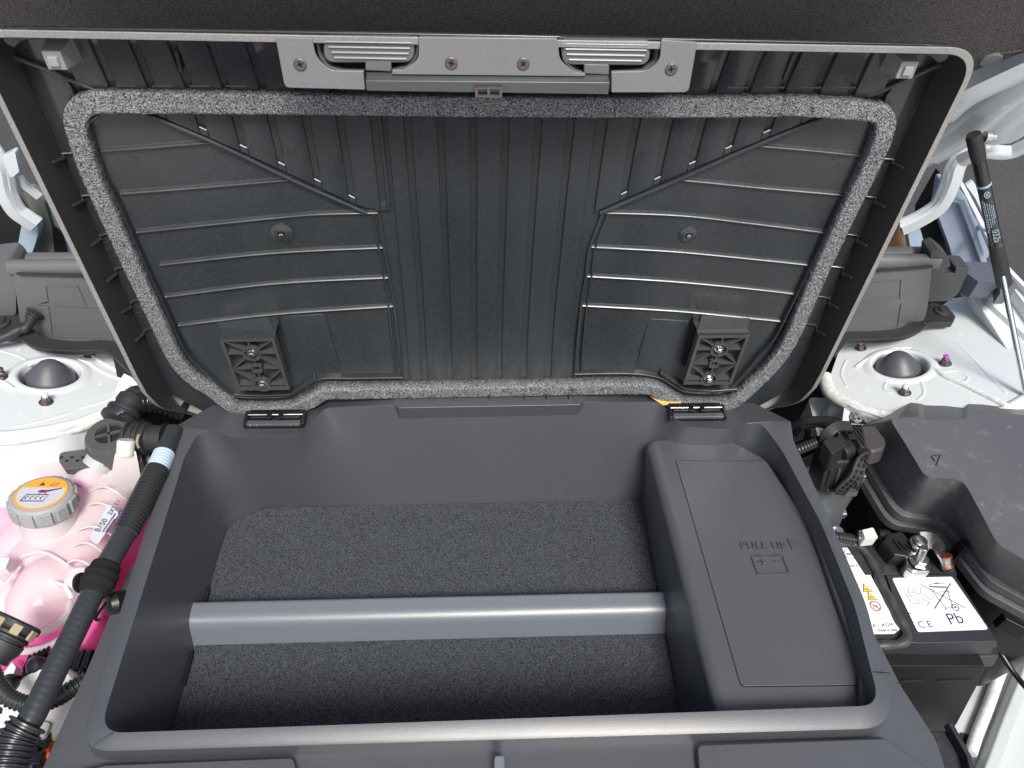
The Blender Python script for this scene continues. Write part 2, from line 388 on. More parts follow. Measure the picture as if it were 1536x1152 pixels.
# thin seams where the trim pieces meet
for nm, pts in (('seam', [(1311,1008),(1336,1010)]), ('seam', [(1343,1024),(1352,1026)])):
    line(nm, [P(*p, .0004) for p in pts], .0008, UP, BLK, tub)
line('corner_crease', [P(168,1100,.0012), P(138,1119,.001)], .0012, UP, TUB, tub, h=.0004)
# the raised block over the battery with its lift-out panel
zt = -.032
T = [(983,661),(1057,657),(1100,664),(1148,690),(1178,735),(1213,790),(1262,905),(1308,1030),(1318,1064),(1094,1069)]
tw = [P(*p, zt) for p in T]; tw[8] = Vector((.385, .232, zt)); tw[9] = Vector((tw[9].x, .232, zt))
b0 = P(961,749,-.15); b1 = P(1019,1070,-.15)
lw = []
r_ = .011
def blockloop(dx, z, k):
    out = []
    for i, p in enumerate(tw):
        q = Vector((p.x, p.y, z))
        if i in (0, 9):
            face = Vector((b0.x if i == 0 else b1.x, p.y + (0.010 if i == 0 else -.01) * 0, z)); q.x = p.x - dx if k < 0 else face.x * k + (p.x - r_ ) * (1 - k)
        out.append(q)
    return out
loops = []
for a in (0, 18, 36, 54, 72, 90):
    loops.append(blockloop(r_ * math.sin(R(a)), zt - r_ * (1 - math.cos(R(a))), -1))
loops.append(blockloop(0, -.10, .55)); loops.append(blockloop(0, -.149, 1.0))
cov = loft('battery_cover', [roundpoly(lp, [.006,.02,.03,.03,.05,.1,.1,.1,.002,.002], 6) for lp in loops[::-1]], TUB, tub, smooth=60)
PN = [(1013,691),(1146,691),(1176,739),(1211,795),(1260,910),(1299,1029),(1111,1031)]
prism('access_panel', [P(*p, zt + .0002) for p in PN], (0, 0, -.004), BLK, tub, r=[.002,.002,.03,.05,.1,.002,.006])
pn2 = roundpoly([P(*p, zt) for p in PN], [.002,.002,.03,.05,.1,.002,.006]); pc = sum(pn2, Vector()) / len(pn2)
lo = [p + (pc - p).normalized() * .0011 for p in pn2]
loft('panel_lid', [lo, [p + Vector((0, 0, .0009)) for p in lo]], TUB, bpy.data.objects['access_panel'], bevel=.0004)
z2 = zt + .0009
tx = P(1112,823,z2); xd = P(1175,823,z2) - tx; yd = P(1118,813,z2) - tx
EMB = mat('darkened raised marking', (.052, .056, .064), .24, spec=.8)  # relief contrast put into colour: panel plastic made darker and glossier
text('embossed_lettering', 'PULL UP', .0128, P(1111,824,z2), (1, -.02, 0), (0, 1, 0), EMB, tub, ext=.0017, sx=1.02, sp=1.12)
prism('arrow_mark', [P(1180,808,z2), P(1198,818,z2), P(1187,824,z2)], (0,0,.0018), EMB, tub, bevel=.0004)
bi = [P(*p, z2) for p in ((1127,836),(1173,835),(1183,860),(1136,862))]
bat = line('battery_emblem', bi, .0018, UP, EMB, tub, h=.0018, closed=True)
for pts in ([(1135,834),(1143,834)], [(1161,833),(1169,833)], [(1137,844),(1147,844)], [(1141,840),(1144,848)], [(1161,843),(1170,843)]):
    line('emblem_stroke', [P(*p, z2) for p in pts], .0015, UP, EMB, tub, h=.0017)
# divider across the floor
ya = P(650,893,-.116).y; yb = P(650,925,-.118).y; yc = P(650,962,-.147).y
prof = roundpoly([Vector((0, ya + .004, -.152)), Vector((0, ya, -.116)), Vector((0, yb, -.117)), Vector((0, yc, -.152))], [0, .007, .020, 0], 10)
x0, x1 = P(295,905,-.116).x - .006, .236
loft('divider', [[Vector((x0, p.y, p.z)) for p in prof], [Vector((x1, p.y, p.z)) for p in prof]], BAR, tub, smooth=50)
for y0_, y1_ in ((ya + .004, ya + .03), (yc - .045, yc - .008)):
    xx = -.325
    axbox('divider_slot', xx - .004, xx + .004, y0_, y1_, -.149, -.140, BLK, tub, bevel=.001)
# hinge mounts let into the back of the rim
def hinge(cx, cy, lab):
    c = P(cx, cy, .001)
    h = empty('lid_hinge', lab, 'hinge', tuple(c), group='lid hinges')
    axbox('hinge_base', c.x - .034, c.x + .034, c.y - .004, c.y + .022, -.004, .0016, BLK, h, bevel=.0008)
    axbox('hinge_bar', c.x - .032, c.x + .032, c.y - .006, c.y + .001, .0016, .0062, TUB, h, bevel=.001)
    for s in (-1, 1):
        axbox('hinge_arm', c.x + s * .018 - .012, c.x + s * .018 + .012, c.y + .006, c.y + .017, .001, .0050, BLK, h, bevel=.0012)
        axbox('hinge_clip', c.x + s * .007 - .003, c.x + s * .007 + .003, c.y + .003, c.y + .012, .003, .0075, BLK, h, bevel=.0008)
        axbox('hinge_cheek', c.x + s * .0345 - .002, c.x + s * .0345 + .002, c.y - .005, c.y + .016, -.003, .006, BLK, h, bevel=.001)
    tube('hinge_pin', [Vector((c.x - .034, c.y + .011, .0045)), Vector((c.x + .034, c.y + .011, .0045))], .0014, STEEL, h, seg=10)
    for k in (-.027, -.020, .020, .027):
        lathe('rivet', (c.x + k, c.y - .0061, .004), (0, -1, 0), [(.0011, 0), (.0008, .0006)], STEEL, h, seg=8)
hinge(412, 635, 'black and steel lid hinge at the rear left corner of the storage tub')
hinge(1046, 624, 'black and steel lid hinge at the rear right corner of the storage tub')
# carpet
mt = [p + (Vector((ctr.x, ctr.y, p.z)) - p) * .004 for p in lB]
keep = [p for p in mt if p.x < .229]
ymax, ymin = max(p.y for p in keep if p.x > 0), min(p.y for p in keep)
# walk round in order and close along the block
k0 = next(i for i in range(len(mt)) if mt[i].x >= .229 and mt[i - 1].x < .229)
mt = []
for i in range(len(lB)):
    q = lB[(k0 + i) % len(lB)]; q = q + (Vector((ctr.x, ctr.y, q.z)) - q) * .004
    if q.x < .229 and (not mt or (q - mt[-1]).length > 1e-5): mt.append(q)
mt = [Vector((.2293, ymin, -.15))] + mt + [Vector((.2293, ymax, -.15))]
mat_o = loft('carpet_mat', [[p + Vector((0, 0, .0002)) for p in mt], [p + Vector((0, 0, .0032)) for p in mt]], CARPET, None, bevel=.0008)
tag(mat_o, 'dark blue-grey felt mat on the floor of the storage tub, under the divider', 'carpet mat')
# yellow pad under the right hinge end
o = prism('yellow_pad', [P(975,594,.0015), P(1020,594,.0015), P(1022,607,.0015), P(994,607,.0015)], (0, 0, -.0012), AMBERY, None)
tag(o, 'small yellow pad behind the tub rim beside the right lid hinge', 'foam pad')

prism('rear_strip', [P(592,593,.0022), P(876,590,.0022), P(876,602,.0022), P(870,607,.0022), P(598,612,.0022), P(592,607,.0022)], (0, 0, -.02), TUB, tub, bevel=.0008)

# ================================================================== THE LID
lid = empty('tub_lid', 'open ribbed black plastic lid standing upright behind the storage tub', 'tub lid', (0.015, 0.634, -0.03))
XL, XR, ZB, ZT = -.3745, .4115, -.036, .4465
# ruled inner panel
n1, n2 = 48, 36; v = []; f = []
for j in range(n2 + 1):
    for i in range(n1 + 1):
        x = XL - .001 + (XR - XL + .002) * i / n1; z = ZB + (ZT - ZB) * j / n2
        # clip the lower corners round
        for cx, s in ((XL, 1), (XR, -1)):
            d = abs(x - cx); lim = ZB + .05 * max(0, 1 - d / .06) ** 2
            if z < lim: z = lim + (z - ZB) * .02
        v.append(Vector((x, S(x, z), z)))
for j in range(n2):
    for i in range(n1):
        a = j * (n1 + 1) + i; f.append((a, a + 1, a + n1 + 2, a + n1 + 1))
pan = mk('panel', v, f, LID, lid, recalc=False)
so = pan.modifiers.new('thick', 'SOLIDIFY'); so.thickness = .003; so.offset = -1  # away from the camera side
# skirt and lip: outlines of the panel edge, the lip's inner and outer edge, and the outer skin
def lipy(z): return .600 if z > .06 else .600 + .034 * min(1, ((.06 - z) / .09)) ** 1.6
def outline(dx, dz, y, rt, rb):
    pts = [(XL - dx, ZB - dz * .2), (XL - dx, ZT + dz), (XR + dx, ZT + dz), (XR + dx, ZB - dz * .2)]
    q = [Vector((a, 0, b)) for a, b in pts]; q = roundpoly(q, [rb, rt, rt, rb], 10)
    # subdivide long sides
    out = []
    for i in range(len(q)):
        a = q[i]; b = q[(i + 1) % len(q)]; k = 14 if (b - a).length > .1 else 1
        for j in range(k): out.append(a.lerp(b, j / k))
    for p in out: p.y = y if not callable(y) else y(p.z)
    return out
o0 = outline(0, .0, lambda z: .6335, .022, .05); o1 = outline(.007, .006, lipy, .026, .05); o2 = outline(.0125, .0120, lipy, .031, .055); o3 = outline(.0125, .0110, lambda z: lipy(z) + .003, .031, .055); o4 = outline(.004, -.014, lambda z: lipy(z) + .045, .03, .055)
loft('skirt', [o0, o1], SKIRT, lid, cap0=False, cap1=False, smooth=30)
# the bowed lip leaves a notch at each handle: build the top run separately
lipl = [[p + Vector((0, .0006, 0)) for p in o1], [p + Vector((0, .0, 0)) for p in o2], o3, o4]
loft('lip', lipl, LIP, lid, cap0=False, cap1=False, smooth=30, bevel=.0012)
# long thin ribs running sideways
def lidpath(pts, off=0.0, n=6, closed=False): return smooth_path([L(*p, off) for p in pts], n, closed)
RH = [(-.0034, -.001), (-.0032, .0002), (-.0018, .0007), (-.0012, .0020), (-.0003, .0030), (.0003, .0031), (.0006, .0027), (.0007, -.001)]
ribs = [[(152,225),(235,219),(319,212)], [(181,289),(300,280),(440,268)], [(205,347),(408,326),(480,320),(566,318)], [(240,396),(413,378),(577,370)], [(248,444),(413,424),(585,415)], [(268,487),(413,470),(592,458)],
        [(1130,217),(1210,224),(1290,232)], [(1015,268),(1136,280),(1262,291)], [(905,318),(1020,322),(1136,335),(1240,348)], [(884,369),(1010,376),(1136,388),(1220,397)], [(878,413),(1010,421),(1136,433),(1202,441)], [(871,457),(1010,465),(1136,477),(1184,482)]]
for r in ribs: sweep('rib', lidpath(r), RH, NOSE, LID, lid)
edges = [[(115,228),(92,229),(84,231),(78,236)], [(145,291),(126,292),(118,294),(111,300)], [(172,348),(157,350),(149,353),(142,358)], [(198,398),(180,400),(172,404),(165,410)], [(218,446),(204,449),(197,452),(189,460)], [(240,488),(226,491),(219,494),(213,500)],
         [(1318,236),(1342,238),(1350,240),(1358,244)], [(1298,293),(1318,296),(1325,298),(1331,303)], [(1264,349),(1285,352),(1292,355),(1300,361)], [(1242,398),(1263,400),(1269,403),(1276,409)], [(1222,442),(1241,445),(1248,448),(1254,454)], [(1204,483),(1220,486),(1227,489),(1233,495)]]
ends = [(65,243),(99,308),(130,368),(157,421),(182,468),(204,511),(1368,251),(1336,310),(1308,368),(1283,416),(1261,461),(1240,502)]
for r, e in zip(edges, ends):
    pth = lidpath(r, n=4); s = -1 if e[0] < 700 else 1
    for p in pth: p.x = min(max(p.x, XL + .0008), XR - .0008); p.y = S(p.x, p.z) - .0004
    q = PY(*e, .617); q.x = (XL - .0014 if s < 0 else XR + .0014)
    sweep('edge_rib', pth + [q + Vector((0, 0, 0))], ridge(.0016, .0022, .0004), lambda p, s=s: Vector((-s * .7, -1, 0)), LID, lid)
for r in ([(2,76),(50,93),(98,113),(142,132)], [(175,148),(200,160),(325,213),(440,268),(550,317)], [(1436,90),(1400,98),(1340,125),(1300,143)], [(1258,165),(1130,217),(1015,268),(900,317)]):
    sweep('diagonal_rib', lidpath(r), ridge(.0040, .0052, .0012), NOSE, LID, lid)
for r in ([(100,115),(113,140),(106,155)], [(1340,126),(1326,148),(1336,172)]):
    sweep('edge_rib', lidpath(r), ridge(.003, .006, .0008), NOSE, LID, lid)
for r in ([(569,318),(577,370),(585,415),(592,458),(604,566)], [(903,318),(884,369),(878,413),(871,457),(861,566)]):
    for k, wd in ((0, .0030), (-9 if r[0][0] < 700 else 9, .0024)):
        sweep('border_rib', lidpath([(x + k, y) for x, y in r]), ridge(wd, .0055 if k == 0 else .0035, .0006), NOSE, LID, lid)
# raised upright bands with channels between them
def zdiag(x):                                    # height of the diagonal ribs at x
    pl, pm, pr = L(175,148), L(550,317), None
    if x < LX0: a, b = L(200,160), L(550,317)
    else: a, b = L(1258,165), L(900,317)
    t = (x - a.x) / (b.x - a.x); return a.z + (b.z - a.z) * t
xa, xb = L(604,500).x, L(861,500).x
def band(x0, x1, z0a, z0b, z1, h=.0040, name='upright_band'):
    k = 18; e = .0009; loops = []
    for i in range(k + 1):
        t = i / k; lp = []
        for x, o in ((x0, -.001), (x0 + .0002, h - e * .7), (x0 + e, h), (x1 - e, h), (x1 - .0002, h - e * .7), (x1, -.001)):
            z0 = z0a + (z0b - z0a) * (x - x0) / (x1 - x0); z = z0 + (z1 - z0) * t
            lp.append(Vector((x, S(x, z) - o, z)))
        loops.append(lp)
    loft(name, loops, LID, lid, smooth=40)
pitch = (P(0,0).x * 0 + (PY(657,169,.665).x - PY(607,169,.665).x))
xg = [PY(x, 169, .665).x for x in (555,607,657,710,754,803,853,901)]
g0 = xg[3]; pitch = (xg[-1] - xg[0]) / 7
gw = .0033
k0 = int((XL - g0) / pitch) - 1
cells = []
for k in range(-13, 14):
    a = g0 + k * pitch + gw; b = g0 + (k + 1) * pitch - gw
    if a < XL + .03 or b > XR - .03: continue
    cells.append((a, b))
ztop = .4405
EDGE = mat('painted edge glint', (.55, .56, .57), .4)  # pale tone paints the glint along the channel ends
cells2 = []
for a, b in cells:
    for s_ in (xa + .0045, xb - .0015):
        if a < s_ < b:
            if s_ - a > .006: cells2.append((a, s_ - .004, s_ > LX0))
            if b - s_ > .006: cells2.append((s_, b, s_ < LX0))
            break
    else: cells2.append((a, b, xa < a < xb))
zpk = zdiag(L(552, 317).x) + .004
def zd(x):
    if L(548, 316).x < x < L(902, 316).x: return zpk
    return max(.03, zdiag(x) + .0052)
for a, b, full in cells2:
    if full: band(a, b, .0075, .0075, ztop); continue
    za, zb = zd(a), zd(b)
    if max(za, zb) < ztop - .02: band(a, b, za, zb, ztop)
for k, (a, b) in enumerate(cells[:-1]):
    a2, b2 = b + .0003, cells[k + 1][0] - .0003
    if a2 > xa - .004 and b2 < xb + .006: continue
    za, zb = zd(a2), zd(b2)
    if max(za, zb) > ztop - .05: continue
    h_ = .0035
    lp_ = [[Vector((x, S(x, z) - o, z)) for x, z, o in ((a2, za, -.001), (b2, zb, -.001), (b2, zb + .008, -.001), (a2, za + .008, -.001))],
           [Vector((x, S(x, z) - o, z)) for x, z, o in ((a2, za, h_), (b2, zb, h_), (b2, zb + .0062, h_), (a2, za + .0062, h_))]]
    loft('channel_end', lp_, LID, lid)
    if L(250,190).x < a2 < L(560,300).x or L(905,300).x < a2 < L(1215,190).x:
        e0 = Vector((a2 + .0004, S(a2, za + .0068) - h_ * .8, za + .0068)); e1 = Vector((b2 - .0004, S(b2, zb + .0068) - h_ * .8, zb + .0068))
        line('channel_end_glint', [e0, e1], .0011, NOSE, EDGE, lid, h=.0005)
# short end ticks of the channels
for x in (175, 231, 286, 340, 1090, 1145, 1200, 1252):
    a = L(x, 126 + (2 if x > 800 else 0)); b = L(x + 30, 126 + (2.5 if x > 800 else 0))
    sweep('channel_lug', [a, b], ridge(.002, .0045, .0005), NOSE, LID, lid)
for p, q in (((266,70),(274,101)), ((1192,67),(1174,113))):
    sweep('edge_rib', [L(*p), L(*q)], ridge(.003, .007, .0006), NOSE, LID, lid)
# ejector marks
for x, y in ((326,233),(200,240),(613,378),(563,395),(849,378),(627,495),(838,495),(527,350),(535,447),(283,457),(403,460),(946,355),(926,446),(1050,457),(1120,240),(1252,243),(1202,362),(1168,454),(560,306),(897,307),(160,368),(207,465),(212,66),(1225,80)):
    c = L(x, y); rr = .0042
    line('ejector_mark', [Vector((p.x, S(p.x, p.z), p.z)) for p in ring_pts(c, rr, (1, 0, 0), (0, 0, 1), 18)], .0007, NOSE, LID, lid, h=.00035, closed=True)
for x, y, r in ((423, 349, .0125), (1032, 351, .0105)):
    c = L(x, y, -.001); b = lathe('round_boss', c, NOSE, [(r, 0), (r * .96, .0016), (r * .8, .0024), (r * .3, .0030), (r * .28, .0016), (.0001, .0014)], LID, lid)
    lathe('boss_pin', c, NOSE, [(.0022, .002), (.0022, .0052), (.0012, .0056), (.001, .003), (.0001, .003)], STEEL, b, seg=14)
# wiped patches beside the brackets
for pts in ([(420,475),(486,471),(512,556),(506,562),(440,566)], [(1036,482),(974,478),(953,552),(956,558),(1018,560)]):
    prism('thin_pad', [L(*p, .0004) for p in pts], (0, .002, 0), LID, lid, r=.004, bevel=.0003)
# moulded text block (illegible lines)
for k in range(7):
    a = L(276 + k * .8, 488 + k * 3.1); b = L(326 + k * .6, 486 + k * 3.0); line('moulded_line', [a, a.lerp(b, .5), b], .0005, NOSE, LID, lid, h=.0004)
# foam seal
FP = [(120,182),(123,160),(145,147),(200,146),(430,148),(640,151),(760,152),(900,153),(1060,153),(1173,152)]
FP2 = [(1169,150),(1240,154),(1290,158),(1312,162),(1321,176),(1315,205),(1298,245),(1270,302),(1223,404),(1189,484),(1175,512),(1158,536),(1136,560),(1105,589),(1087,599),(1064,602),(1025,600),(1008,592),(988,580),(974,574),(940,573),(720,577),(534,580),(500,580),(484,583),(462,596),(441,605),(400,608),(364,606),(345,596),(320,576),(300,564),(280,546),(262,518),(229,446),(198,378),(164,302),(138,240),(120,182)]
rnd = random.Random(3)
def foam(path, parent, wdt=.0195, h=.013, endlift=0):
    pth = resample(path, .0016); prof = roundpoly([Vector((-wdt / 2, -.001, 0)), Vector((-wdt / 2, h, 0)), Vector((wdt / 2, h, 0)), Vector((wdt / 2, -.001, 0))], [0, .0032, .0032, 0], 5)
    o = sweep('foam_seal', pth, [(p.x, p.y) for p in prof], NOSE, FOAM, parent, smooth=180)
    me = o.data
    for v_ in me.vertices:
        j = rnd.gauss(0, .00028); v_.co += Vector((rnd.gauss(0, .00028), rnd.gauss(0, .00032), rnd.gauss(0, .00028)))
    return o
seal = empty('foam_strip', 'speckled grey foam sealing strip stuck round the inside of the lid', 'foam seal', tuple(L(760,152)))
def lp2(pts): return [Vector((p.x, S(p.x, p.z) - .0, p.z)) for p in smooth_path([L(*p) for p in pts], 8)]
foam(lp2(FP), seal); foam(lp2(FP2), seal, wdt=.0180, h=.0145)
# rib that backs the seal
inn = [(136,195),(142,180),(160,170)]
sweep('seal_fence', lidpath([(150,168),(138,180),(137,200),(150,240),(181,300),(216,380),(246,446),(276,512),(292,536),(316,558),(344,584),(362,589),(404,590),(434,587),(456,575),(482,562),(530,561),(604,560)], n=6), ridge(.0022, .0085, .0005), NOSE, LID, lid)
sweep('seal_fence', lidpath([(1300,172),(1306,190),(1300,215),(1276,268),(1256,302),(1210,400),(1172,478),(1156,506),(1136,528),(1092,577),(1060,583),(1026,581),(1008,572),(986,560),(940,554),(861,555)], n=6), ridge(.0022, .0085, .0005), NOSE, LID, lid)
# small uprights seen in the gap under the lid
for x in (615,648,682,735,787,820,853):
    p = L(x, 592); axbox('gap_rib', p.x - .0008, p.x + .0008, p.y - .012, p.y, p.z - .012, p.z + .010, TUB, lid)
# hinge brackets
BRK = mat('glossy bracket plastic', (0.055, 0.060, 0.064), 0.24, var=.08, vscale=60)
def bracket(c4, top, lab):
    g = empty('hinge_bracket', None, None); g.parent = lid; g.location = L(*c4[3], .03) - lid.location
    base = L(*c4[0], .03)
    # front face lies on an upright plane a little proud of the lid
    y0 = L(*c4[2], 0).y - .022; W = [PY(*p, y0) for p in c4]
    def at(u, v_, d=0.0): return W[0].lerp(W[1], u).lerp(W[3].lerp(W[2], u), v_) + Vector((0, d, 0))
    gl = g.location + lid.location
    def child(o): return o
    def part(fn, *a, **k):
        o = fn(*a, **k); return o
    g2 = g
    # parts: helper subtracts only direct empties' location; shift by both
    def fix(o): o.parent = g2; o.location = -gl; return o
    fix(prism('bracket_body', [at(0, 0, .010), at(1, 0, .010), at(1, 1, .010), at(0, 1, .010)], (.045 * (W[0].x + .0) / .62, .045, 0), LID, None, bevel=.001))
    fr = .045
    o1_ = [at(0, 0), at(1, 0), at(1, 1), at(0, 1)]; hole = [at(.06, fr), at(.94, fr), at(.94, 1 - fr), at(.06, 1 - fr)]
    fix(prism('bracket_frame', o1_, (0, .0105, 0), BRK, None, holes=[hole]))
    def bar(u0, v0, u1, v1, wd=.0017): fix(sweep('web', [at(u0, v0, .0102), at(u1, v1, .0102)], [(-wd / 2, 0), (-wd / 2, .0094), (wd / 2, .0094), (wd / 2, 0)], NOSE, BRK, None))
    for b_ in ((.06,.04,.5,.28),(.94,.04,.5,.28),(.5,.04,.5,.28),(.06,.28,.36,.28),(.64,.28,.94,.28),(.06,.56,.36,.36),(.94,.56,.64,.36),(.06,.57,.38,.57),(.62,.57,.94,.57),(.5,.38,.5,.50),(.06,.60,.40,.84),(.94,.60,.62,.84),(.5,.64,.5,.8),(.06,.90,.34,.90),(.66,.90,.94,.90)): bar(*b_)
    for v_ in (.28, .895):
        c = at(.5, v_, .0040); fix(lathe('boss_well', at(.5, v_, .0102), NOSE, [(.0105, 0), (.0105, .0055), (.0001, .0056)], BLK, None, seg=24))
        fix(lathe('boss', c, NOSE, [(.0105, -.006), (.0105, .0045), (.0086, .0045), (.0084, -.0005), (.0001, -.0005)], BRK, None, seg=24))
        bl = fix(lathe('bolt', c + Vector((0, -.0008, 0)), NOSE, [(.0062, 0), (.0062, .001), (.0040, .0012), (.0040, .0052), (.0032, .0060), (.0001, .0056)], STEEL, None, seg=6, ph=.3, smooth=20, bevel=.0003))
    ov = [at(.5, .57, .0042) + Vector((a, 0, b)) for a, b in ((-.006, -.006), (.006, -.006), (.006, .006), (-.006, .006))]
    inn_ = [at(.5, .57, .0042) + Vector((a * .66, 0, b * .66)) for a, b in ((-.006, -.006), (.006, -.006), (.006, .006), (-.006, .006))]
    fix(prism('date_stamp', roundpoly(ov, .003, 4), (0, -.0042, 0), BRK, None, holes=[roundpoly(inn_, .0018, 4)]))
    for k in (-.0022, 0, .0022): fix(box('stamp_mark', at(.5, .57, .0036) + Vector((k, 0, 0)), (.0006, 0, 0), (0, .0008, 0), (0, 0, .0022), BLK, None))
    # sloping top block rising back to the lid
    t0, t1 = L(*top[0]), L(*top[1])
    a, b = at(0, 0), at(1, 0)
    fix(loft('bracket_top', [[a + Vector((0, 0, .0008)), b + Vector((0, 0, .0008)), b + Vector((0, .03, -.004)), a + Vector((0, .03, -.004))],
                         [a.lerp(t0, .5) + Vector((0, .002, .002)), b.lerp(t1, .5) + Vector((0, .002, .002)), b.lerp(t1, .5) + Vector((0, .024, 0)), a.lerp(t0, .5) + Vector((0, .024, 0))],
                         [t0, t1, t1 + Vector((0, .006, 0)), t0 + Vector((0, .006, 0))]], LID, None, bevel=.0008, smooth=50))
    return g
bracket([(329,510),(411,508),(435,585),(357,586)], [(334,484),(415,477)], '')
bracket([(1048,504),(1125,503),(1097,577),(1025,577)], [(1043,478),(1119,483)], '')
# ledges under the brackets
for pts in ([(352,586),(395,588),(436,586),(474,560)], [(1104,578),(1066,581),(1028,578),(990,553)]):
    sweep('bracket_ledge', [L(*p) for p in pts], [(-.0035, -.001), (-.0025, .009), (.0025, .009), (.0035, -.001)], NOSE, LID, lid, bevel=.0012)
# corner stoppers
for x, y in ((99, 71), (1343, 86)):
    c = L(x, y); s = 1 if x < 700 else -1
    st = empty('corner_stopper'); st.parent = lid; st.location = c - lid.location
    o = loft('stopper_block', [[c + Vector((a * .0115, 0, b * .0105)) for a, b in ((-1, -1), (1, -1), (1, 1), (-1, 1))], [c + Vector((a * .0075, -.026, b * .0075)) for a, b in ((-1, -1), (1, -1), (1, 1), (-1, 1))]], LIP, None, bevel=.001)
    o.parent = st; o.location = -c
    o = loft('rubber_pad', [[c + Vector((a * .0045, -.0255, b * .0045)) for a, b in ((-1, -1), (1, -1), (1, 1), (-1, 1))], [c + Vector((a * .0038, -.0285, b * .0038)) for a, b in ((-1, -1), (1, -1), (1, 1), (-1, 1))]], mat('grey stopper rubber', (.26, .28, .30), .4), None, bevel=.0008)
    o.parent = st; o.location = -c
# ---- latch plate with two pull handles
YL = .5985
def LP(x, y, d=0.0): return PY(x, y, YL + d)
lat = empty('latch_plate', 'grey plastic latch plate with two ribbed pull handles at the top of the open lid', 'latch', tuple(LP(730, 100)))
def lplate(nm, pts, r, d=0.0, th=.0035, m_=PLATE, bev=.0012, par=None): return prism(nm, [LP(*p, d) for p in pts], (0, th, 0), m_, par or lat, r=r, bevel=bev)
lplate('plate', [(413,56),(468,57),(474,88),(496,106),(545,107),(548,135),(427,132)], [.001,.001,.018,.012,.001,.001,.005])
lplate('plate', [(628,56),(836,58),(840,92),(862,108),(878,111),(878,115),(588,112),(588,106),(606,105),(628,90)], [.001,.001,.014,.010,.001,.001,.001,.001,.012,.012])
lplate('plate', [(992,60),(1046,64),(1033,139),(917,139),(917,108),(970,107),(990,92)], [.001,.001,.005,.001,.001,.012,.016])
for pw in ([(474,58),(478,84),(492,101),(512,107),(546,108)], [(628,58),(626,86),(612,101),(590,106)], [(841,60),(844,90),(862,107),(878,111)], [(989,64),(986,92),(968,106),(918,109)]):
    w0 = [LP(*q_, .0015) for q_ in pw]; cpx = (555, 70) if pw[0][0] < 700 else (915, 74)
    w1 = [LP(q_[0] + (cpx[0] - q_[0]) * .10, q_[1] + (cpx[1] - q_[1]) * .16, .014) for q_ in pw]
    loft('pocket_wall', [roundpoly(w0, .01, 4, closed=False), roundpoly(w1, .01, 4, closed=False)], PLATE, lat, closed=False, cap0=False, cap1=False, smooth=60)
lplate('pocket', [(466,54),(630,54),(632,112),(466,112)], .004, d=.018, th=.003, m_=BLK)
lplate('pocket', [(834,56),(996,58),(994,116),(834,114)], .004, d=.018, th=.003, m_=BLK)
hd = []
def handle(pts, rr, ridges, neck, lab):
    h = empty('pull_handle'); h.parent = lat; c = LP(*pts[0]); h.location = c - lat.location
    def fix(o): o.parent = h; o.location = -c; return o
    HND = mat('pull handle plastic', (.115, .12, .127), .34, grain=1500, bump=.1)
    fix(prism('handle_pad', [LP(*p, .003) for p in pts], (0, .007, 0), HND, None, r=rr, bevel=.0018, seg=8))
    for a, b in ridges: fix(sweep('grip_ridge', [LP(*a, .003), LP(*b, .003)], [(-.0011, -.0005), (-.0008, .0010), (0, .0016), (.0008, .0010), (.0011, -.0005)], NOSE, PLATE, None))
    fix(prism('handle_neck', [LP(*p, .003) for p in neck], (0, .008, 0), HND, None, bevel=.001))
handle([(485,56),(622,57),(622,95),(485,95)], [.005,.005,.018,.020], [((490,62),(617,64)),((493,70),(615,72)),((498,78),(613,80)),((502,86),(610,88))], [(548,92),(587,92),(587,108),(548,106)], '')
handle([(843,60),(976,61),(975,99),(843,98)], [.006,.006,.018,.020], [((848,65),(972,67)),((848,73),(970,75)),((850,81),(967,83)),((853,89),(962,91))], [(876,96),(914,97),(914,113),(876,111)], '')
# latch bar
zt0 = LP(550,121,-.006); zt1 = LP(915,124,-.006); zb = LP(550,137,-.006).z
bx = [Vector((LP(548,121,-.006).x, YL - .006, zt0.z)), Vector((LP(915,124,-.006).x, YL - .006, zt1.z))]
lb = loft('latch_bar', [[Vector((b.x, YL - .006, zb)), Vector((b.x, YL - .006, b.z)), Vector((b.x, YL + .010, b.z + .003)), Vector((b.x, YL + .010, zb))] for b in (bx[0], bx[0].lerp(bx[1], .455), bx[0].lerp(bx[1], .4551), bx[0].lerp(bx[1], .55), bx[0].lerp(bx[1], .5501), bx[1])], LBAR, lat, bevel=.0009)
hk = [LP(x, y, -.0095) for x, y in ((712,131),(754,131),(753,147),(713,146))]
hh = [[LP(x, y, -.0095) for x, y in ((a, 134), (a + 14, 134), (a + 14, 143), (a, 143))] for a in (717, 735)]
prism('latch_hook', hk, (0, .003, 0), DSTEEL, lat, holes=hh)
sw = lathe('screw', LP(450, 97, -.0002), NOSE, [(.0052, -.002), (.0052, .0004), (.0044, .0009), (.0001, .0006)], DSTEEL, lat, seg=20)
for k, (x, y) in enumerate(((450,97),(677,95),(785,96),(1007,104))):
    c = LP(x, y, -.0011)
    if k: sw2 = sw.copy(); COL.objects.link(sw2); sw2.location = sw.location + (LP(x, y, -.0002) - LP(450, 97, -.0002))
    host = sw if k == 0 else sw2
    for a in (.4 + k, .4 + k + math.pi / 2):
        d = Vector((math.cos(a), 0, math.sin(a)))
        o = box('cross_slot', c, d * .0026, d.cross(NOSE) * .0006, NOSE * .0003, BLK, None)
        o.parent = host; o.location = -(lat.location) - (host.location + lat.location) + lat.location if False else -(host.location + lat.location)

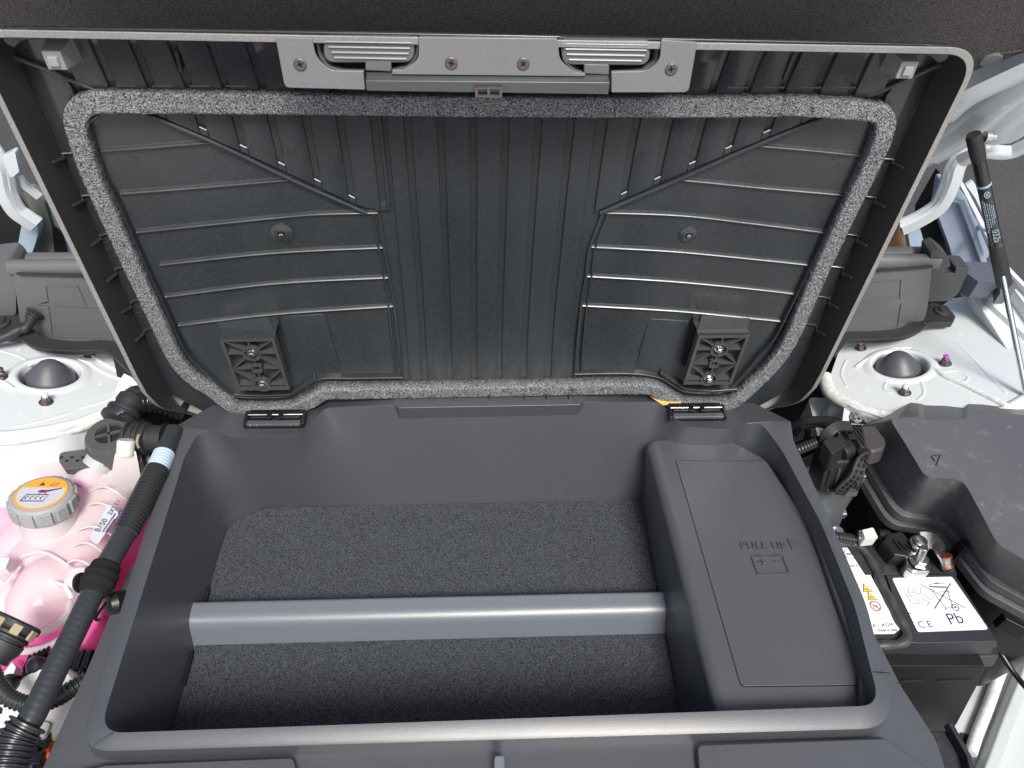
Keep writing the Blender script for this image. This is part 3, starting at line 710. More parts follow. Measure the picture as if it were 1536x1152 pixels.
# ================================================================== THE SETTING
g = mk('ground', [(-40,-30,-.85),(40,-30,-.85),(40,60,-.85),(-40,60,-.85)], [(0,1,2,3)], GROUND); tag(g, kind='structure')
g = mk('bounce_pavement', [(-30,-30,-.846),(30,-30,-.846),(30,-.35,-.846),(-30,-.35,-.846)], [(0,1,2,3)], mat('pale bounce concrete', (.60, .59, .57), .85, grain=60, bump=.4, var=.05, vscale=2)); tag(g, kind='structure')  # unseen pale ground before the nose, added to bounce light under the bonnet

# ================================================================== WHITE CAR BODY
body = empty('car_body', 'white painted car body around the engine bay with strut towers and fender rails', 'car body', (0, .75, -.45))
us = axbox('bay_floor', -.78, .80, -.05, 1.02, -.50, -.47, DARK, body)
axbox('bulkhead', -.80, .82, .90, .93, -.47, -.06, DARK, body)
axbox('front_beam', -.80, .80, -.10, -.06, -.47, -.10, DARK, body)
ZS = -.03
TC = [P(75, 562, ZS), P(1350, 548, ZS)]; TN = [Vector((.20, .26, .94)).normalized(), Vector((-.22, .26, .94)).normalized()]
def hexnut(x, y, top=DSTEEL, head=STEEL):
    t_ = 0 if x < 700 else 1; UP = TN[t_]; c = PP(x, y, TC[t_], UP); k = lathe('nut', c, UP, [(.0068, 0), (.0068, .0016), (.0056, .0024), (.0056, .0078), (.0046, .0090), (.0001, .0090)], DSTEEL, body, seg=6, ph=random.random(), smooth=25, bevel=.0004)
    lathe('washer', c, UP, [(.0080, 0), (.0080, .0016), (.0001, .0018)], DSTEEL, body, seg=22)
    lathe('stud', c, UP, [(.0036, .0), (.0036, .0135), (.0028, .0145), (.0001, .0145)], head, body, seg=16)
def tower(out, r, ti, rad, name, thick=.33):
    cc, n_ = TC[ti], TN[ti]; s_ = n_.cross(Vector((0, 1, 0))).normalized(); u_ = n_.cross(s_); hole = ring_pts(cc, rad, s_, u_, 40)
    o = roundpoly([PP(*p, cc, n_) for p in out], r, 6)
    prism(name, o, n_ * -.004, PAINT, body, holes=[hole])
    loft('tower_wall', [[p - n_ * .0042 for p in o], [p - n_ * .02 for p in o], [p + (p - cc) * .05 - UPT * thick for p in o]], PAINTM, body, cap0=False, cap1=False)
    lathe('tower_collar', cc, n_, [(rad - .001, -.03), (rad - .001, .0), (rad + .001, .0022), (rad + .004, .003), (rad + .010, .0012), (rad + .013, .0)], PAINT, body, cap0=False, cap1=False, seg=48, smooth=60)
    lathe('collar_well', cc - n_ * .028, n_, [(rad, 0), (.0001, .001)], DSTEEL, body, seg=40)
    return cc
tl = tower([(-170,470),(20,470),(38,498),(66,514),(165,523),(172,545),(176,566),(206,574),(196,590),(168,616),(100,644),(0,657),(-170,662)], [.01,.01,.01,.01,.01,.004,.004,.008,.03,.03,.05,.1,.01], 0, .0362, 'strut_tower')
tr = tower([(1246,562),(1264,511),(1330,506),(1385,478),(1428,448),(1475,440),(1540,520),(1540,600),(1460,640),(1400,634),(1330,628),(1280,612),(1240,588)], [.01,.006,.01,.01,.01,.01,.01,.01,.01,.02,.05,.05,.02], 1, .0362, 'strut_tower')
CAPR = mat('strut cap rubber', (0.075, 0.08, 0.095), 0.45, grain=500, bump=.3, var=.10, vscale=25)
for ti, (cc, lab) in enumerate(((tl, 'black rubber dome cap in the left strut tower, dusty grey on top'), (tr, 'black rubber dome cap in the right strut tower, near the purple-marked nut'))):
    d = lathe('strut_cap', cc - TN[ti] * .008 + Vector((-.001, .003, 0)), TN[ti], [(.0285, -.018), (.0290, .0), (.0286, .004), (.0262, .007), (.0248, .0085), (.0190, .0155), (.0125, .0225), (.0075, .0258), (.0035, .0268), (.0001, .027)], CAPR, None, seg=44, smooth=60)
    tag(d, lab, 'rubber cap', 'strut tower caps')
for x, y, m_ in ((134,533,IVORY),(69,604,IVORY),(2,566,DSTEEL),(1291,523,IVORY),(1418,546,PURP),(1357,590,IVORY)): hexnut(x, y, head=m_)
# sealer beads
def bead(pts, z, r, wob=.0012):
    ti = 0 if pts[0][0] < 700 else 1
    src = [P(x, y, z) for x, y in pts] if z < -.2 else [PP(x, y, TC[ti] + TN[ti] * (z - ZS), TN[ti]) for x, y in pts]
    pth = resample(smooth_path(src, 10), .0016); rn = random.Random(len(pts))
    tube('sealer_bead', pth, lambda t, s: r * (1 + .012 * math.sin(s * 1300) + rn.gauss(0, .004)), SEAL, body, seg=12)
bead([(203,572),(196,590),(168,617),(128,635),(88,646),(40,654),(0,658),(-120,662)], ZS - .007, .0095)
bead([(200,570),(192,564),(160,548),(140,536),(120,532)], ZS, .0028)
bead([(196,574),(172,566),(150,556),(134,545),(118,540)], ZS, .0022)
bead([(20,585),(5,575),(-20,572)], ZS, .004)
bead([(1238,566),(1246,590),(1284,611),(1330,626),(1400,634),(1460,636),(1500,622),(1540,600)], ZS - .006, .0095)
bead([(1283,552),(1300,540),(1322,530),(1342,524),(1365,523)], ZS, .0030)
bead([(1404,555),(1420,566),(1445,577),(1475,592),(1510,610)], ZS, .0045)
for ti, runs in ((0, ([(-20,520),(30,535),(48,548)], [(120,612),(150,604),(176,592)], [(20,640),(60,632),(110,618)])), (1, ([(1404,560),(1436,556),(1452,566),(1446,574)], [(1330,572),(1326,584),(1336,590)], [(1382,572),(1386,590),(1376,600)], [(1270,540),(1262,560),(1270,580)], [(1400,500),(1440,520),(1480,560),(1510,590)]))):
    for r_p in runs: sweep('pressed_edge', resample(smooth_path([PP(x, y, TC[ti], TN[ti]) for x, y in r_p], 6), .003), [(-.004, -.0008), (-.0015, .0006), (0, .0010), (.0015, .0006), (.004, -.0008)], TN[ti], PAINT, body, smooth=80)
for ti, (x, y) in ((0, (28,524)), (0, (150,575)), (0, (30,620)), (1, (1300,585)), (1, (1440,500)), (1, (1400,610)), (1, (1460,600))):
    lathe('spot_weld', PP(x, y, TC[ti], TN[ti]), TN[ti], [(.0034, 0), (.0030, .0004), (.0018, -.0002), (.0001, -.0003)], PAINT, body, seg=14, cap0=False)
# crumpled sealer flap near the left tower
loft('sealer_flap', [[P(178,572,-.02), P(186,560,-.01), P(198,566,-.012), P(208,578,-.02)], [P(172,590,-.05), P(186,580,-.03), P(200,586,-.035), P(214,602,-.05)], [P(166,606,-.08), P(182,600,-.06), P(200,606,-.06), P(216,618,-.08)]], SEAL, body, smooth=80, closed=False, cap0=False, cap1=False)
# right inner wall and rails
prism('inner_wall', [P(1212,596,-.10), P(1300,600,-.10), P(1400,700,-.10), P(1350,760,-.10), P(1236,690,-.10)], (0, 0, -.30), PAINTM, body, r=.01)
loft('fender_rail', [[P(1440,440,-.022), P(1452,432,.004), P(1475,428,.004), P(1700,600,-.02)], [P(1492,520,-.022), P(1504,514,.004), P(1530,510,.004), P(1720,640,-.02)], [P(1560,640,-.022), P(1572,632,.004), P(1600,630,.004), P(1740,740,-.02)]], PAINT, body, closed=False, cap0=False, cap1=False, bevel=.003)
rl = [(1500,395),(1520,418),(1560,460),(1620,540)]
sweep('fender_edge', smooth_path([P(x, y, .035) for x, y in [(1426,262),(1440,280),(1462,322),(1484,366)] + rl], 6), [(-.005, 0), (-.004, .006), (.004, .006), (.005, 0)], UP, PAINT, body, bevel=.001)
prism('fender_top', [P(x, y, .03) for x, y in ((1496,398),(1512,398),(1640,540),(1640,600))], (0, 0, -.05), PAINT, body)
prism('bump_bracket', [P(x, y, .012) for x, y in ((1478,438),(1500,442),(1580,500),(1580,540),(1502,470),(1482,452))], (0, 0, -.03), PAINT, body, r=.004, bevel=.001)
prism('bracket_foot', [P(x, y, -.010) for x, y in ((1468,462),(1496,464),(1512,474),(1500,477),(1486,471),(1472,471))], (0, 0, -.004), PAINT, body, r=.003, bevel=.001)
YF = 1.02
def FP_(pts, y): return [PY(*p, y) for p in pts]
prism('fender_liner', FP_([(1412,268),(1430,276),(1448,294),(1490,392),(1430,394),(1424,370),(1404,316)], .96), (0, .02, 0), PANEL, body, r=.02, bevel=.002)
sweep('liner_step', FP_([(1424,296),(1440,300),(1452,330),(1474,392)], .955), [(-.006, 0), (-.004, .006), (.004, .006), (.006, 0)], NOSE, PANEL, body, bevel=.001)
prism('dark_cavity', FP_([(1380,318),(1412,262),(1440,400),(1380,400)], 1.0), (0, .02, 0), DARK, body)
prism('trim_edge', FP_([(1360,340),(1377,332),(1392,384),(1368,384)], .93), (0, .02, 0), BLUEW, body, r=.004)
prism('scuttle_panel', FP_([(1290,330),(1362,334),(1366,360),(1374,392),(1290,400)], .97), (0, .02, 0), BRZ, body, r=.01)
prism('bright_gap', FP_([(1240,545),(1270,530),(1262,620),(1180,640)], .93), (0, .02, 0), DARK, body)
# left rear corner
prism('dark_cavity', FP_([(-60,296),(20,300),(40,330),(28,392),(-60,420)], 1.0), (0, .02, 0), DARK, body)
prism('trim_edge', FP_([(34,330),(56,336),(57,352),(44,392),(22,392)], .95), (0, .02, 0), BLUEW, body, r=.004)
prism('scuttle_panel', FP_([(34,288),(44,286),(66,302),(78,345),(84,392),(40,392),(60,340)], .98), (0, .02, 0), OLIVE, body, r=.004, bevel=.001)
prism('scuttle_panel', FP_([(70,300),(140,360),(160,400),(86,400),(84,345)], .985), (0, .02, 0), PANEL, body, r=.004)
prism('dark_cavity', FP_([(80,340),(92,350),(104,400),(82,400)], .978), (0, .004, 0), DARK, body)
# white floor at the lower right
prism('lower_rail', [P(x, y, -.30) for x, y in ((1180,880),(1420,700),(1700,760),(1700,1300),(1180,1300))], (0, 0, -.04), PAINT_SHADED, body, r=.01)
sweep('rail_fold', smooth_path([P(x, y, -.29) for x, y in ((1548,965),(1538,1010),(1510,1080),(1480,1160),(1460,1200))], 6), [(-.012, -.01), (-.008, .012), (.008, .012), (.012, -.01)], UP, PAINT_SHADED, body, bevel=.003)
bead([(1512,985),(1500,1010),(1482,1060),(1466,1100),(1456,1130)], -.292, .0075)
prism('rail_hole', [P(x, y, -.2985) for x, y in ((1440,1098),(1462,1104),(1452,1126),(1438,1120))], (0, 0, -.001), DARK, body, r=.005)

# ================================================================== BONNET
YH0 = Vector((0, .70, .455)); NH = Vector((0, -.848, -.53)).normalized()    # underside plane, rising towards the camera
def H(x, y, d=0.0): return PP(x, y, YH0 - NH * (-d), NH)
hood = empty('bonnet', 'raised white bonnet with dark felt liner on its underside, at the top of the picture', 'bonnet', (0, 1.1, .10))
up_h = Vector((0, -.53, .848)).normalized()
a = H(1459, 108); b = H(1536, 79)
ed = (b - a).normalized()
lz = [a - ed * .25, a + ed * .02, b, b + ed * .25, Vector((.95, .38, 0)), Vector((-.95, .38, 0)), Vector((-.80, .70, 0))]
for i in (4, 5, 6):
    p = lz[i]; p.z = YH0.z + (YH0.y - p.y) * 1.6
lz = [Vector((-.36, .76, 0)), Vector((.36, .76, 0)), a + ed * 0, b, b + ed * .05] + [Vector((.80, .42, 0)), Vector((-.80, .42, 0)), Vector((-.62, .66, 0))]
for p in lz: p.z = YH0.z + (YH0.y - p.y) * 1.6
prism('felt_liner', lz, -NH * .012, LINER, hood, r=.012, bevel=.003)
# liner crease and push clip
cl = H(1486, 88, -.0005)
lathe('push_clip', cl, NH, [(.0105, 0), (.0105, .0015), (.009, .0026), (.0001, .0030)], mat('grey clip plastic', (.17, .18, .19), .4, var=.1, vscale=60), hood, seg=26)
line('liner_seam', [H(1461, 91), H(1476, 84), H(1500, 80), H(1540, 74)], .0012, NH, LINER, hood, h=.0012)
def Hp(pts, d): return [H(x, y, d) for x, y in pts]
fr_out = [Vector((-.80, .40, 0)), Vector((.88, .40, 0))]
o = [Vector(q) for q in ((-.86, .36, 0), (.90, .36, 0), (.90, .62, 0))]
for p in o: p.z = YH0.z + (YH0.y - p.y) * 1.6
fr = o + [H(1700, 150), H(1536, 212), H(1512, 223), H(1474, 222), H(1440, 236), H(1400, 262), H(1340, 300), H(1200, 320), H(250, 330), H(110, 260), H(-30, 110), H(-300, 60)]
prism('inner_panel', [p - NH * .014 for p in fr], -NH * .012, PAINT, hood, bevel=.002)
# folds pressed into the white inner panel
for pts, wd, hh in (([(1420,175),(1452,148),(1536,108),(1640,60)], .016, .007), ([(1400,232),(1452,200),(1500,160),(1560,118),(1640,70)], .020, .012), ([(1500,205),(1530,172),(1600,130)], .03, .010)):
    sweep('pressed_fold', smooth_path([H(x, y, .013) for x, y in pts], 6), [(-wd, -.001), (-wd * .6, hh * .7), (-wd * .3, hh), (wd * .3, hh), (wd * .6, hh * .7), (wd, -.001)], NH, PAINT, hood, smooth=60)
sweep('hem_flange', smooth_path([H(x, y, .006) for x, y in ((1440,238),(1474,224),(1512,225),(1540,214),(1620,178))], 6), [(-.008, -.002), (-.008, .006), (-.002, .010), (.006, .010), (.008, -.002)], NH, PAINT, hood, smooth=60)
prism('strut_bracket', Hp([(1490,180),(1518,180),(1516,186),(1494,188),(1488,212),(1478,222),(1472,218),(1484,206)], -.006), -NH * .02, PAINT, hood, bevel=.001)
prism('weld_block', Hp([(1491,190),(1506,189),(1507,199),(1491,200)], -.01), -NH * .02, PAINT, hood, bevel=.001)
# hinge arms
def arm(pts, lab, y, wd=.017):
    h_ = empty('hinge_arm', lab, 'hinge', tuple(PY(*pts[0], y)), group='bonnet hinges')
    sweep('arm', smooth_path([PY(px, py, y - .0) for px, py in pts], 8), [(-wd, 0), (-wd, .004), (-wd + .005, .010), (wd - .005, .010), (wd, .004), (wd, 0)], NOSE, PAINT, h_, smooth=50, bevel=.001)
    sweep('arm_fold', smooth_path([PY(px, py, y - .010) for px, py in pts[1:]], 8), [(-.004, 0), (0, .004), (.004, 0)], NOSE, PAINT, h_, smooth=60)
    return h_
h1 = arm([(1470,222),(1446,230),(1432,248),(1424,274),(1408,306),(1380,326),(1350,340)], 'white curved bonnet hinge arm at the right, behind the gas strut', .92, .0155)
h2 = arm([(-60,190),(-20,215),(2,250),(10,285),(24,312),(40,325),(56,336)], 'white curved bonnet hinge arm at the left edge beside the open lid', .92, .0155)
prism('arm_plate', [PY(*p, .90) for p in ((2,236),(22,226),(29,258),(16,269))], (0, .012, 0), PAINT, h2, r=.003, bevel=.001)
sweep('arm_brace', [PY(*p, .93) for p in ((28,264),(40,278),(60,294))], [(-.006, 0), (-.005, .005), (.005, .005), (.006, 0)], NOSE, PAINTM, h2)
sweep('arm_brace', [PY(*p, .935) for p in ((1452,272),(1466,292),(1484,330),(1496,370))], [(-.005, 0), (-.005, .005), (.005, .005), (.005, 0)], NOSE, PAINT, h1)
# gas strut
gs = empty('gas_strut', 'black gas strut with printed warnings holding up the bonnet at the right', 'gas strut', tuple(P(1530, 600, -.01)))
p0 = PY(1461, 205, .74); p1 = PP(1512, 400, PY(1461, 205, .74), (0, 1, .15)); 
p1 = PY(1501, 400, .72); p2 = PY(1541, 600, .60); dd = (p1 - p0)
def along(t): return p0 + dd * t
rs = .0075
tube('strut_tube', [along(.06), along(.98)], rs, mat('strut black paint', (.012, .012, .013), .22, coat=.5), gs, seg=32)
lathe('end_socket', along(-.02), dd, [(.0001, 0), (.0072, .001), (.0084, .005), (.0084, .022), (.0078, .034), (rs, .036), (rs - .001, .042)], BLKM, gs, seg=28)
lathe('dust_sleeve', along(.80), dd, [(rs, 0), (.0084, .001), (.0088, .02), (.0092, .068), (.0082, .0715), (.004, .072)], BLKM, gs, seg=28)
lathe('strut_rod', along(1.02), (p2 - along(1.02)), [(.0036, 0), (.0036, .80)], CHROME, gs, seg=18)
lathe('ball_stud', along(.0) + Vector((.012, 0, .0)), (1, 0, 0), [(.006, 0), (.006, .006), (.004, .007), (.004, .012), (.0001, .012)], STEEL, gs, seg=14)
ax = dd.normalized(); toc = (CAM - along(.5)); toc = (toc - ax * toc.dot(ax)).normalized(); sx_ = toc.cross(ax)
def on(t, a_, d=.0003): return along(t) + (toc * math.cos(a_) + sx_ * math.sin(a_)) * (rs + d)
sweep('print_band', [on(.335, R(-85 + 170 * k / 14)) for k in range(15)], [(-.0016, 0), (0, .0002), (.0016, 0)], toc, SKYB, gs)
cs = on(.39, 0.15)
line('no_fire_mark', [on(.39 + .022 * math.cos(k * .3927), .15 + .36 * math.sin(k * .3927)) for k in range(16)], .0009, toc, SKYB, gs, h=.0003, closed=True)
line('no_fire_mark', [on(.375, -.1), on(.405, .4)], .0009, toc, SKYB, gs, h=.0003)
line('no_fire_mark', [on(.405, -.1), on(.375, .4)], .0009, toc, SKYB, gs, h=.0003)
for k, a_ in enumerate((-.65, -.4, -.12, .15, .4, .62)):
    t = .43 + .01 * k
    while t < .68 - .02 * k:
        dl = random.uniform(.006, .018); line('print_mark', [on(t, a_), on(t + dl, a_)], .0009, toc, SKYB, gs, h=.0002); t += dl + .006
text('print_code', '032a', .0105, on(.66, -.18), ax, -sx_ * -1 if (ax.cross(sx_)).dot(toc) > 0 else -sx_, SKYB, gs)

# ================================================================== COWL
cowl = empty('cowl_cover', 'dark grey plastic cowl cover running across behind the open lid', 'cowl cover', (0.02, .80, .06))
YC = .785
XA, XB = PY(24, 420, YC).x, PY(1402, 410, YC).x
zt_l, zt_r = PY(24, 414, YC).z, PY(1398, 404, YC).z
def slab(pts, y=YC, th=.02, m_=GREYP, r=.004, nm='cowl_panel', bev=.0015): return prism(nm, [PY(*p, y) for p in pts], (0, th, 0), m_, cowl, r=r, bevel=bev)
slab([(20,413),(400,424),(745,424),(745,580),(214,572),(150,528),(70,516),(30,484)], r=[.003,.001,.001,.001,.02,.02,.012,.012])
slab([(1398,402),(1100,424),(748,424),(748,600),(1230,545),(1262,508),(1345,500),(1386,482),(1392,460)], r=[.003,.001,.001,.001,.02,.02,.012,.012,.01])
for pts in ([(18,399),(1404,390)],):
    pp = [PY(*p, .80) for p in pts]
    sweep('cowl_roll', pp, [(x * .012, y * .010 + .004) for x, y in circ(1, 16)], NOSE, GREYP, cowl, smooth=60)
for pts in ([(16,391),(1404,381)],):
    pp = [PY(*p, .83) for p in pts]
    sweep('cowl_roll', pp, [(x * .014, y * .012 + .004) for x, y in circ(1, 16)], NOSE, GREYP, cowl, smooth=60)
for pts in ([(26,410),(420,419)], [(1398,399),(1090,420)]):
    line('cowl_lip', [PY(*p, YC - .002) for p in pts], .004, NOSE, BLKM, cowl, h=.002)
slab([(-60,392),(14,384),(24,394),(34,412),(24,422),(24,470),(12,478),(-60,486)], y=.80, th=.03, nm='cowl_end', r=[.001,.006,.004,.001,.001,.004,.004,.001])
slab([(1396,380),(1409,375),(1424,387),(1426,400),(1418,404),(1418,411),(1432,411),(1434,402),(1455,403),(1438,440),(1426,452),(1392,453),(1390,430)], y=.79, th=.03, nm='cowl_end', r=.002, m_=mat('dark cowl plastic', (.045, .047, .05), .5, grain=900, bump=.15))
prism('corner_block', [P(*p, .055) for p in ((1428,393),(1484,393),(1524,422),(1468,423))], (0, 0, -.030), mat('blue-grey corner plastic', (.085, .095, .12), .45, grain=900, bump=.2), cowl, r=.002, bevel=.0012)
prism('corner_block', [P(*p, .050) for p in ((1500,424),(1524,423),(1526,430),(1514,440),(1500,440))], (0, 0, -.02), GREYP, cowl, bevel=.001)
# pressed outlines in the cowl panels
for pts in ([(68,429),(72,452),(58,456),(120,459),(156,462)], [(68,429),(116,428),(128,457)], [(72,459),(78,500),(86,504),(150,506)], [(140,428),(158,462),(170,506)],
            [(1352,419),(1350,448)], [(1352,419),(1312,422)], [(1360,444),(1330,446),(1290,453)], [(1352,456),(1347,488),(1342,492),(1286,497)]):
    line('pressed_line', [PY(*p, YC - .0002) for p in pts], .0014, NOSE, GREYP, cowl, h=.0011)
# lower flanges bolted on the towers
sweep('cowl_flange', smooth_path([P(*p, -.016) for p in ((26,486),(44,505),(66,517),(110,522),(165,522),(196,545),(214,566))], 6), [(-.010, -.004), (-.010, .004), (.010, .004), (.010, -.004)], UP, BLKM, cowl, bevel=.001)
sweep('cowl_flange', smooth_path([P(*p, -.016) for p in ((1392,476),(1372,492),(1348,502),(1310,506),(1266,508),(1244,530))], 6), [(-.009, -.004), (-.009, .004), (.009, .004), (.009, -.004)], UP, BLKM, cowl, bevel=.001)
prism('bolt_ear', [P(*p, -.010) for p in ((1378,470),(1398,452),(1424,462),(1434,474),(1430,484),(1400,484),(1384,486))], (0, 0, -.010), BLKM, cowl, r=.006, bevel=.0015)
prism('bolt_ear', [P(*p, -.010) for p in ((-60,470),(30,464),(36,488),(26,500),(-60,504))], (0, 0, -.010), BLKM, cowl, r=.006, bevel=.0015)
for x, y in ((1413,468),(2,486)):
    c = P(x, y, -.010); lathe('push_clip', c, UP, [(.012, 0), (.012, .003), (.008, .0045), (.007, .008), (.0001, .009)], BLKM, cowl, seg=24)
prism('side_shield', [P(*p, -.05) for p in ((166,520),(210,560),(240,600),(176,566))], (0, 0, -.01), BLKM, cowl)
# cable with its grommet through the left cowl panel
cb = empty('bonnet_cable', 'black cable leaving a ribbed grommet in the left cowl panel', 'cable', tuple(PY(52, 470, YC)))
gc = PY(53, 470, YC)
dcb = (P(44, 478, .01) - gc).normalized()
lathe('grommet', gc + NOSE * .0, NOSE * 1.0 + Vector((-.4, 0, -.2)), [(.0115, 0), (.012, .0015), (.0085, .003), (.0095, .005), (.0075, .007), (.0085, .009), (.006, .012)], BLKM, cb, seg=22)
tube('cable', smooth_path([gc, gc + Vector((-.006, -.022, -.006)), P(30, 494, .0), P(6, 506, -.004), P(-30, 516, -.006)], 8), .0062, BLKM, cb)

# ================================================================== FUSE BOX (right)
fb = empty('fuse_box', 'large dusty black plastic fuse box with a stepped cover, right of the storage tub', 'fuse box', tuple(P(1440, 720, -.10)))
Tf = [(1333,626),(1356,662),(1388,716),(1444,719),(1470,766),(1496,816),(1640,900),(1700,760),(1640,630),(1516,621),(1452,622),(1447,629),(1386,630),(1378,626)]
Ff = [(1288,640),(1306,694),(1352,770),(1416,776),(1446,812),(1482,862),(1640,950),(1750,780),(1680,600),(1520,575),(1452,580),(1447,585),(1386,590),(1378,590)]
zf0, zf1 = .036, -.048
tq = [P(*p, zf0) for p in Tf]; fq = [P(*p, zf1) for p in Ff]
rr = [.01,.004,.012,.014,.01,.02,.03,.02,.01,.004,.002,.002,.002,.002]; rf = [.01,.02,.022,.022,.02,.03,.03,.02,.01,.004,.002,.002,.002,.002]
lt = roundpoly(tq, rr, 6); lf = roundpoly(fq, rf, 6)
t1 = [a.lerp(b, .03) + Vector((0, 0, -.002)) for a, b in zip(lt, lf)]
loft('cover', [lf, lt], BOX, fb, cap0=False, bevel=.005, seg=4, smooth=50)
fcn = sum(lf, Vector()) / len(lf)
def out(lp, d, z): return [Vector((p.x, p.y, z)) + Vector(((p - fcn).x, (p - fcn).y, 0)).normalized() * d for p in lp]
loft('flange', [out(lf, .000, -0.0460), out(lf, .0085, -0.0470), out(lf, .0085, -0.0580), out(lf, .004, -0.0585)], BOX, fb, bevel=.0007)
loft('lower_flange', [out(lf, .006, -0.0600), out(lf, .0150, -0.0605), out(lf, .0150, -0.0720), out(lf, .004, -0.0730)], BOX, fb, bevel=.0007)
loft('base', [out(lf, -.002, -0.0700), out(lf, -.006, -0.1300), out(lf, -.02, -0.2700)], BLK, fb, bevel=.002)
for x, y in ((1462,812),(1436,828)):
    c = P(x, y, -.055); box('latch_rib', c, (.003, 0, 0), (0, .006, 0), (0, 0, .020), BLK, fb, bevel=.0008)
for (x, y), (x2, y2) in (((1508,905),(1530,918)), ((1498,930),(1536,950))):
    a = P(x, y, -.09); b = P(x2, y2, -.09); box('catch', (a + b) / 2, (b - a) / 2, (0, .004, 0), (0, 0, .012), BLK, fb, bevel=.0012)
z_ = zf0 + .0002
for pts in ([(1396,684),(1402,692)], [(1400,683),(1410,683),(1404,698)]): line('cover_mark', [P(*p, z_) for p in pts], .0012, UP, BLK, fb, h=.0005)
line('cover_crease', [P(1350,626,z_), P(1352,630,z_)], .0008, UP, BOX, fb)

# ================================================================== CONTROL UNIT WITH LEVER CONNECTOR (right)
cu_ = empty('control_unit', 'silver metal control unit half hidden beside the tub rim, below the black lever connector', 'control unit', tuple(P(1250, 735, -.15)))
mtp = [(1196,722),(1292,722),(1282,742),(1200,744)]
ZINC = mat('bright zinc casting', (.50, .55, .60), .36, metal=.85)
prism('unit_top', [P(*p, -.052) for p in ((1196,700),(1294,700),(1290,730),(1202,732))], UPT * -.016, ZINC, cu_, r=.004, bevel=.002)
prism('unit_case', [P(*p, -.0685) for p in ((1198,704),(1284,704),(1276,738),(1204,738))], UPT * -.11, ZINC, cu_, r=.004, bevel=.002)
for x in (1238, 1262, 1276):
    a = P(x, 742, -.075); box('case_fin', a, (.0022, 0, 0), (0, .004, 0), (0, 0, .045), ZINC, cu_, bevel=.001)
c = P(1252, 764, -.11); box('case_boss', c, (.012, 0, 0), (0, .012, 0), (0, 0, .006), ZINC, cu_, bevel=.002)
c = P(1256, 800, -.11); lathe('case_screw', c, UP, [(.009, -.02), (.009, .002), (.005, .003), (.005, .008), (.0001, .008)], ZINC, cu_, seg=18)
pl = empty('lever_connector', 'black plug connector with a ribbed locking lever, between tub rim and fuse box', 'connector', tuple(P(1265, 700, -.04)))
CONP = mat('connector plastic', (.020, .021, .023), .38, var=.08, vscale=40)
ztp = -.004
prism('plug_housing', [P(*p, ztp) for p in ((1224,664),(1241,694),(1304,692),(1288,660))], UPT * -.046, CONP, pl, r=.002, bevel=.0018)
prism('housing_rim', [P(*p, ztp + .0012) for p in ((1230,672),(1240,692),(1303,690),(1294,668))], UPT * -.0035, CONP, pl, r=.002, bevel=.001)
prism('wire_cover', [P(*p, .016) for p in ((1234,661),(1266,647),(1279,660),(1248,682))], UPT * -.026, CONP, pl, r=.003, bevel=.004)
tube('cover_barrel', [P(1262,680,.004), P(1294,664,.006)], .0095, CONP, pl, seg=20, bevel=.001)
for t in (.25, .6): 
    a = P(1262,680,.004).lerp(P(1294,664,.006), t); d_ = (P(1294,664,.006) - P(1262,680,.004)).normalized()
    lathe('barrel_ring', a, d_, [(.0095, -.001), (.0106, -.001), (.0106, .001), (.0095, .001)], CONP, pl, seg=20, cap0=False, cap1=False)
# back arch
arch = [P(1236,668,.0), P(1240,652,.018), P(1256,640,.026), P(1276,640,.022)]
sweep('back_arch', smooth_path(arch, 6), [(-.007, -.002), (-.006, .003), (.006, .003), (.007, -.002)], lambda p: Vector((-.3, -.4, 1)), CONP, pl, smooth=50, bevel=.001)
for (x, y) in ((1254, 650), (1265, 647)): box('arch_rib', P(x, y, .018), (.001, 0, 0), (0, .006, 0), (0, 0, .006), CONP, pl, bevel=.0004)
# lever: handle, neck and leg
LEV = mat('lever plastic', (.050, .046, .044), .46, grain=900, bump=.5)
prism('lever_handle', [P(*p, .026) for p in ((1290,636),(1313,637),(1331,660),(1326,673),(1308,678),(1296,664))], UPT * -.022, LEV, pl, r=[.006,.010,.012,.008,.006,.004], bevel=.004, seg=6)
prism('lever_bridge', [P(*p, .022) for p in ((1271,636),(1291,636),(1314,668),(1302,674),(1290,668))], UPT * -.012, CONP, pl, r=.003, bevel=.0015)
for k in range(5):
    a = P(1275 + k * 5, 638, .0225); b = P(1297 + k * 4.4, 667 - k * .6, .0225); line('bridge_rib', [a, b], .0018, UP, CONP, pl, h=.0018)
def FC(x, d, o=.0): return P(x, 694, ztp) - UPT * d + NOSE * o
leg = [P(1308,674,.018), P(1292,682,.008), FC(1279, .006, .008), FC(1268, .022, .008), FC(1264, .034, .006)]
legp = smooth_path([p + Vector((0, -.006, 0)) for p in leg], 6)
sweep('lever_leg', legp, [(-.0085, -.002), (-.0085, .002), (.0085, .002), (.0085, -.002)], NOSE, LEV, pl, smooth=50, bevel=.001)
for i in range(2, len(legp) - 1, 2):
    for s in (-1, 1):
        t_ = (legp[i + 1] - legp[i]).normalized(); sd_ = t_.cross(NOSE).normalized()
        box('leg_pocket', legp[i] + sd_ * .0036 * s + NOSE * .0021, sd_ * .0022, t_ * .0022, NOSE * .0006, BLK, pl)
        box('leg_web', legp[i] + sd_ * .0036 * s + NOSE * .0024 + t_ * .0032, sd_ * .0034, t_ * .0005, NOSE * .0008, LEV, pl)
for x in (1250, 1262, 1288, 1297):
    b = FC(x, .022, .0008); box('housing_rib', b, (.0018, 0, 0), (0, .0012, 0), UPT * .013, LEV if x in (1262, 1297) else CONP, pl, bevel=.0005)
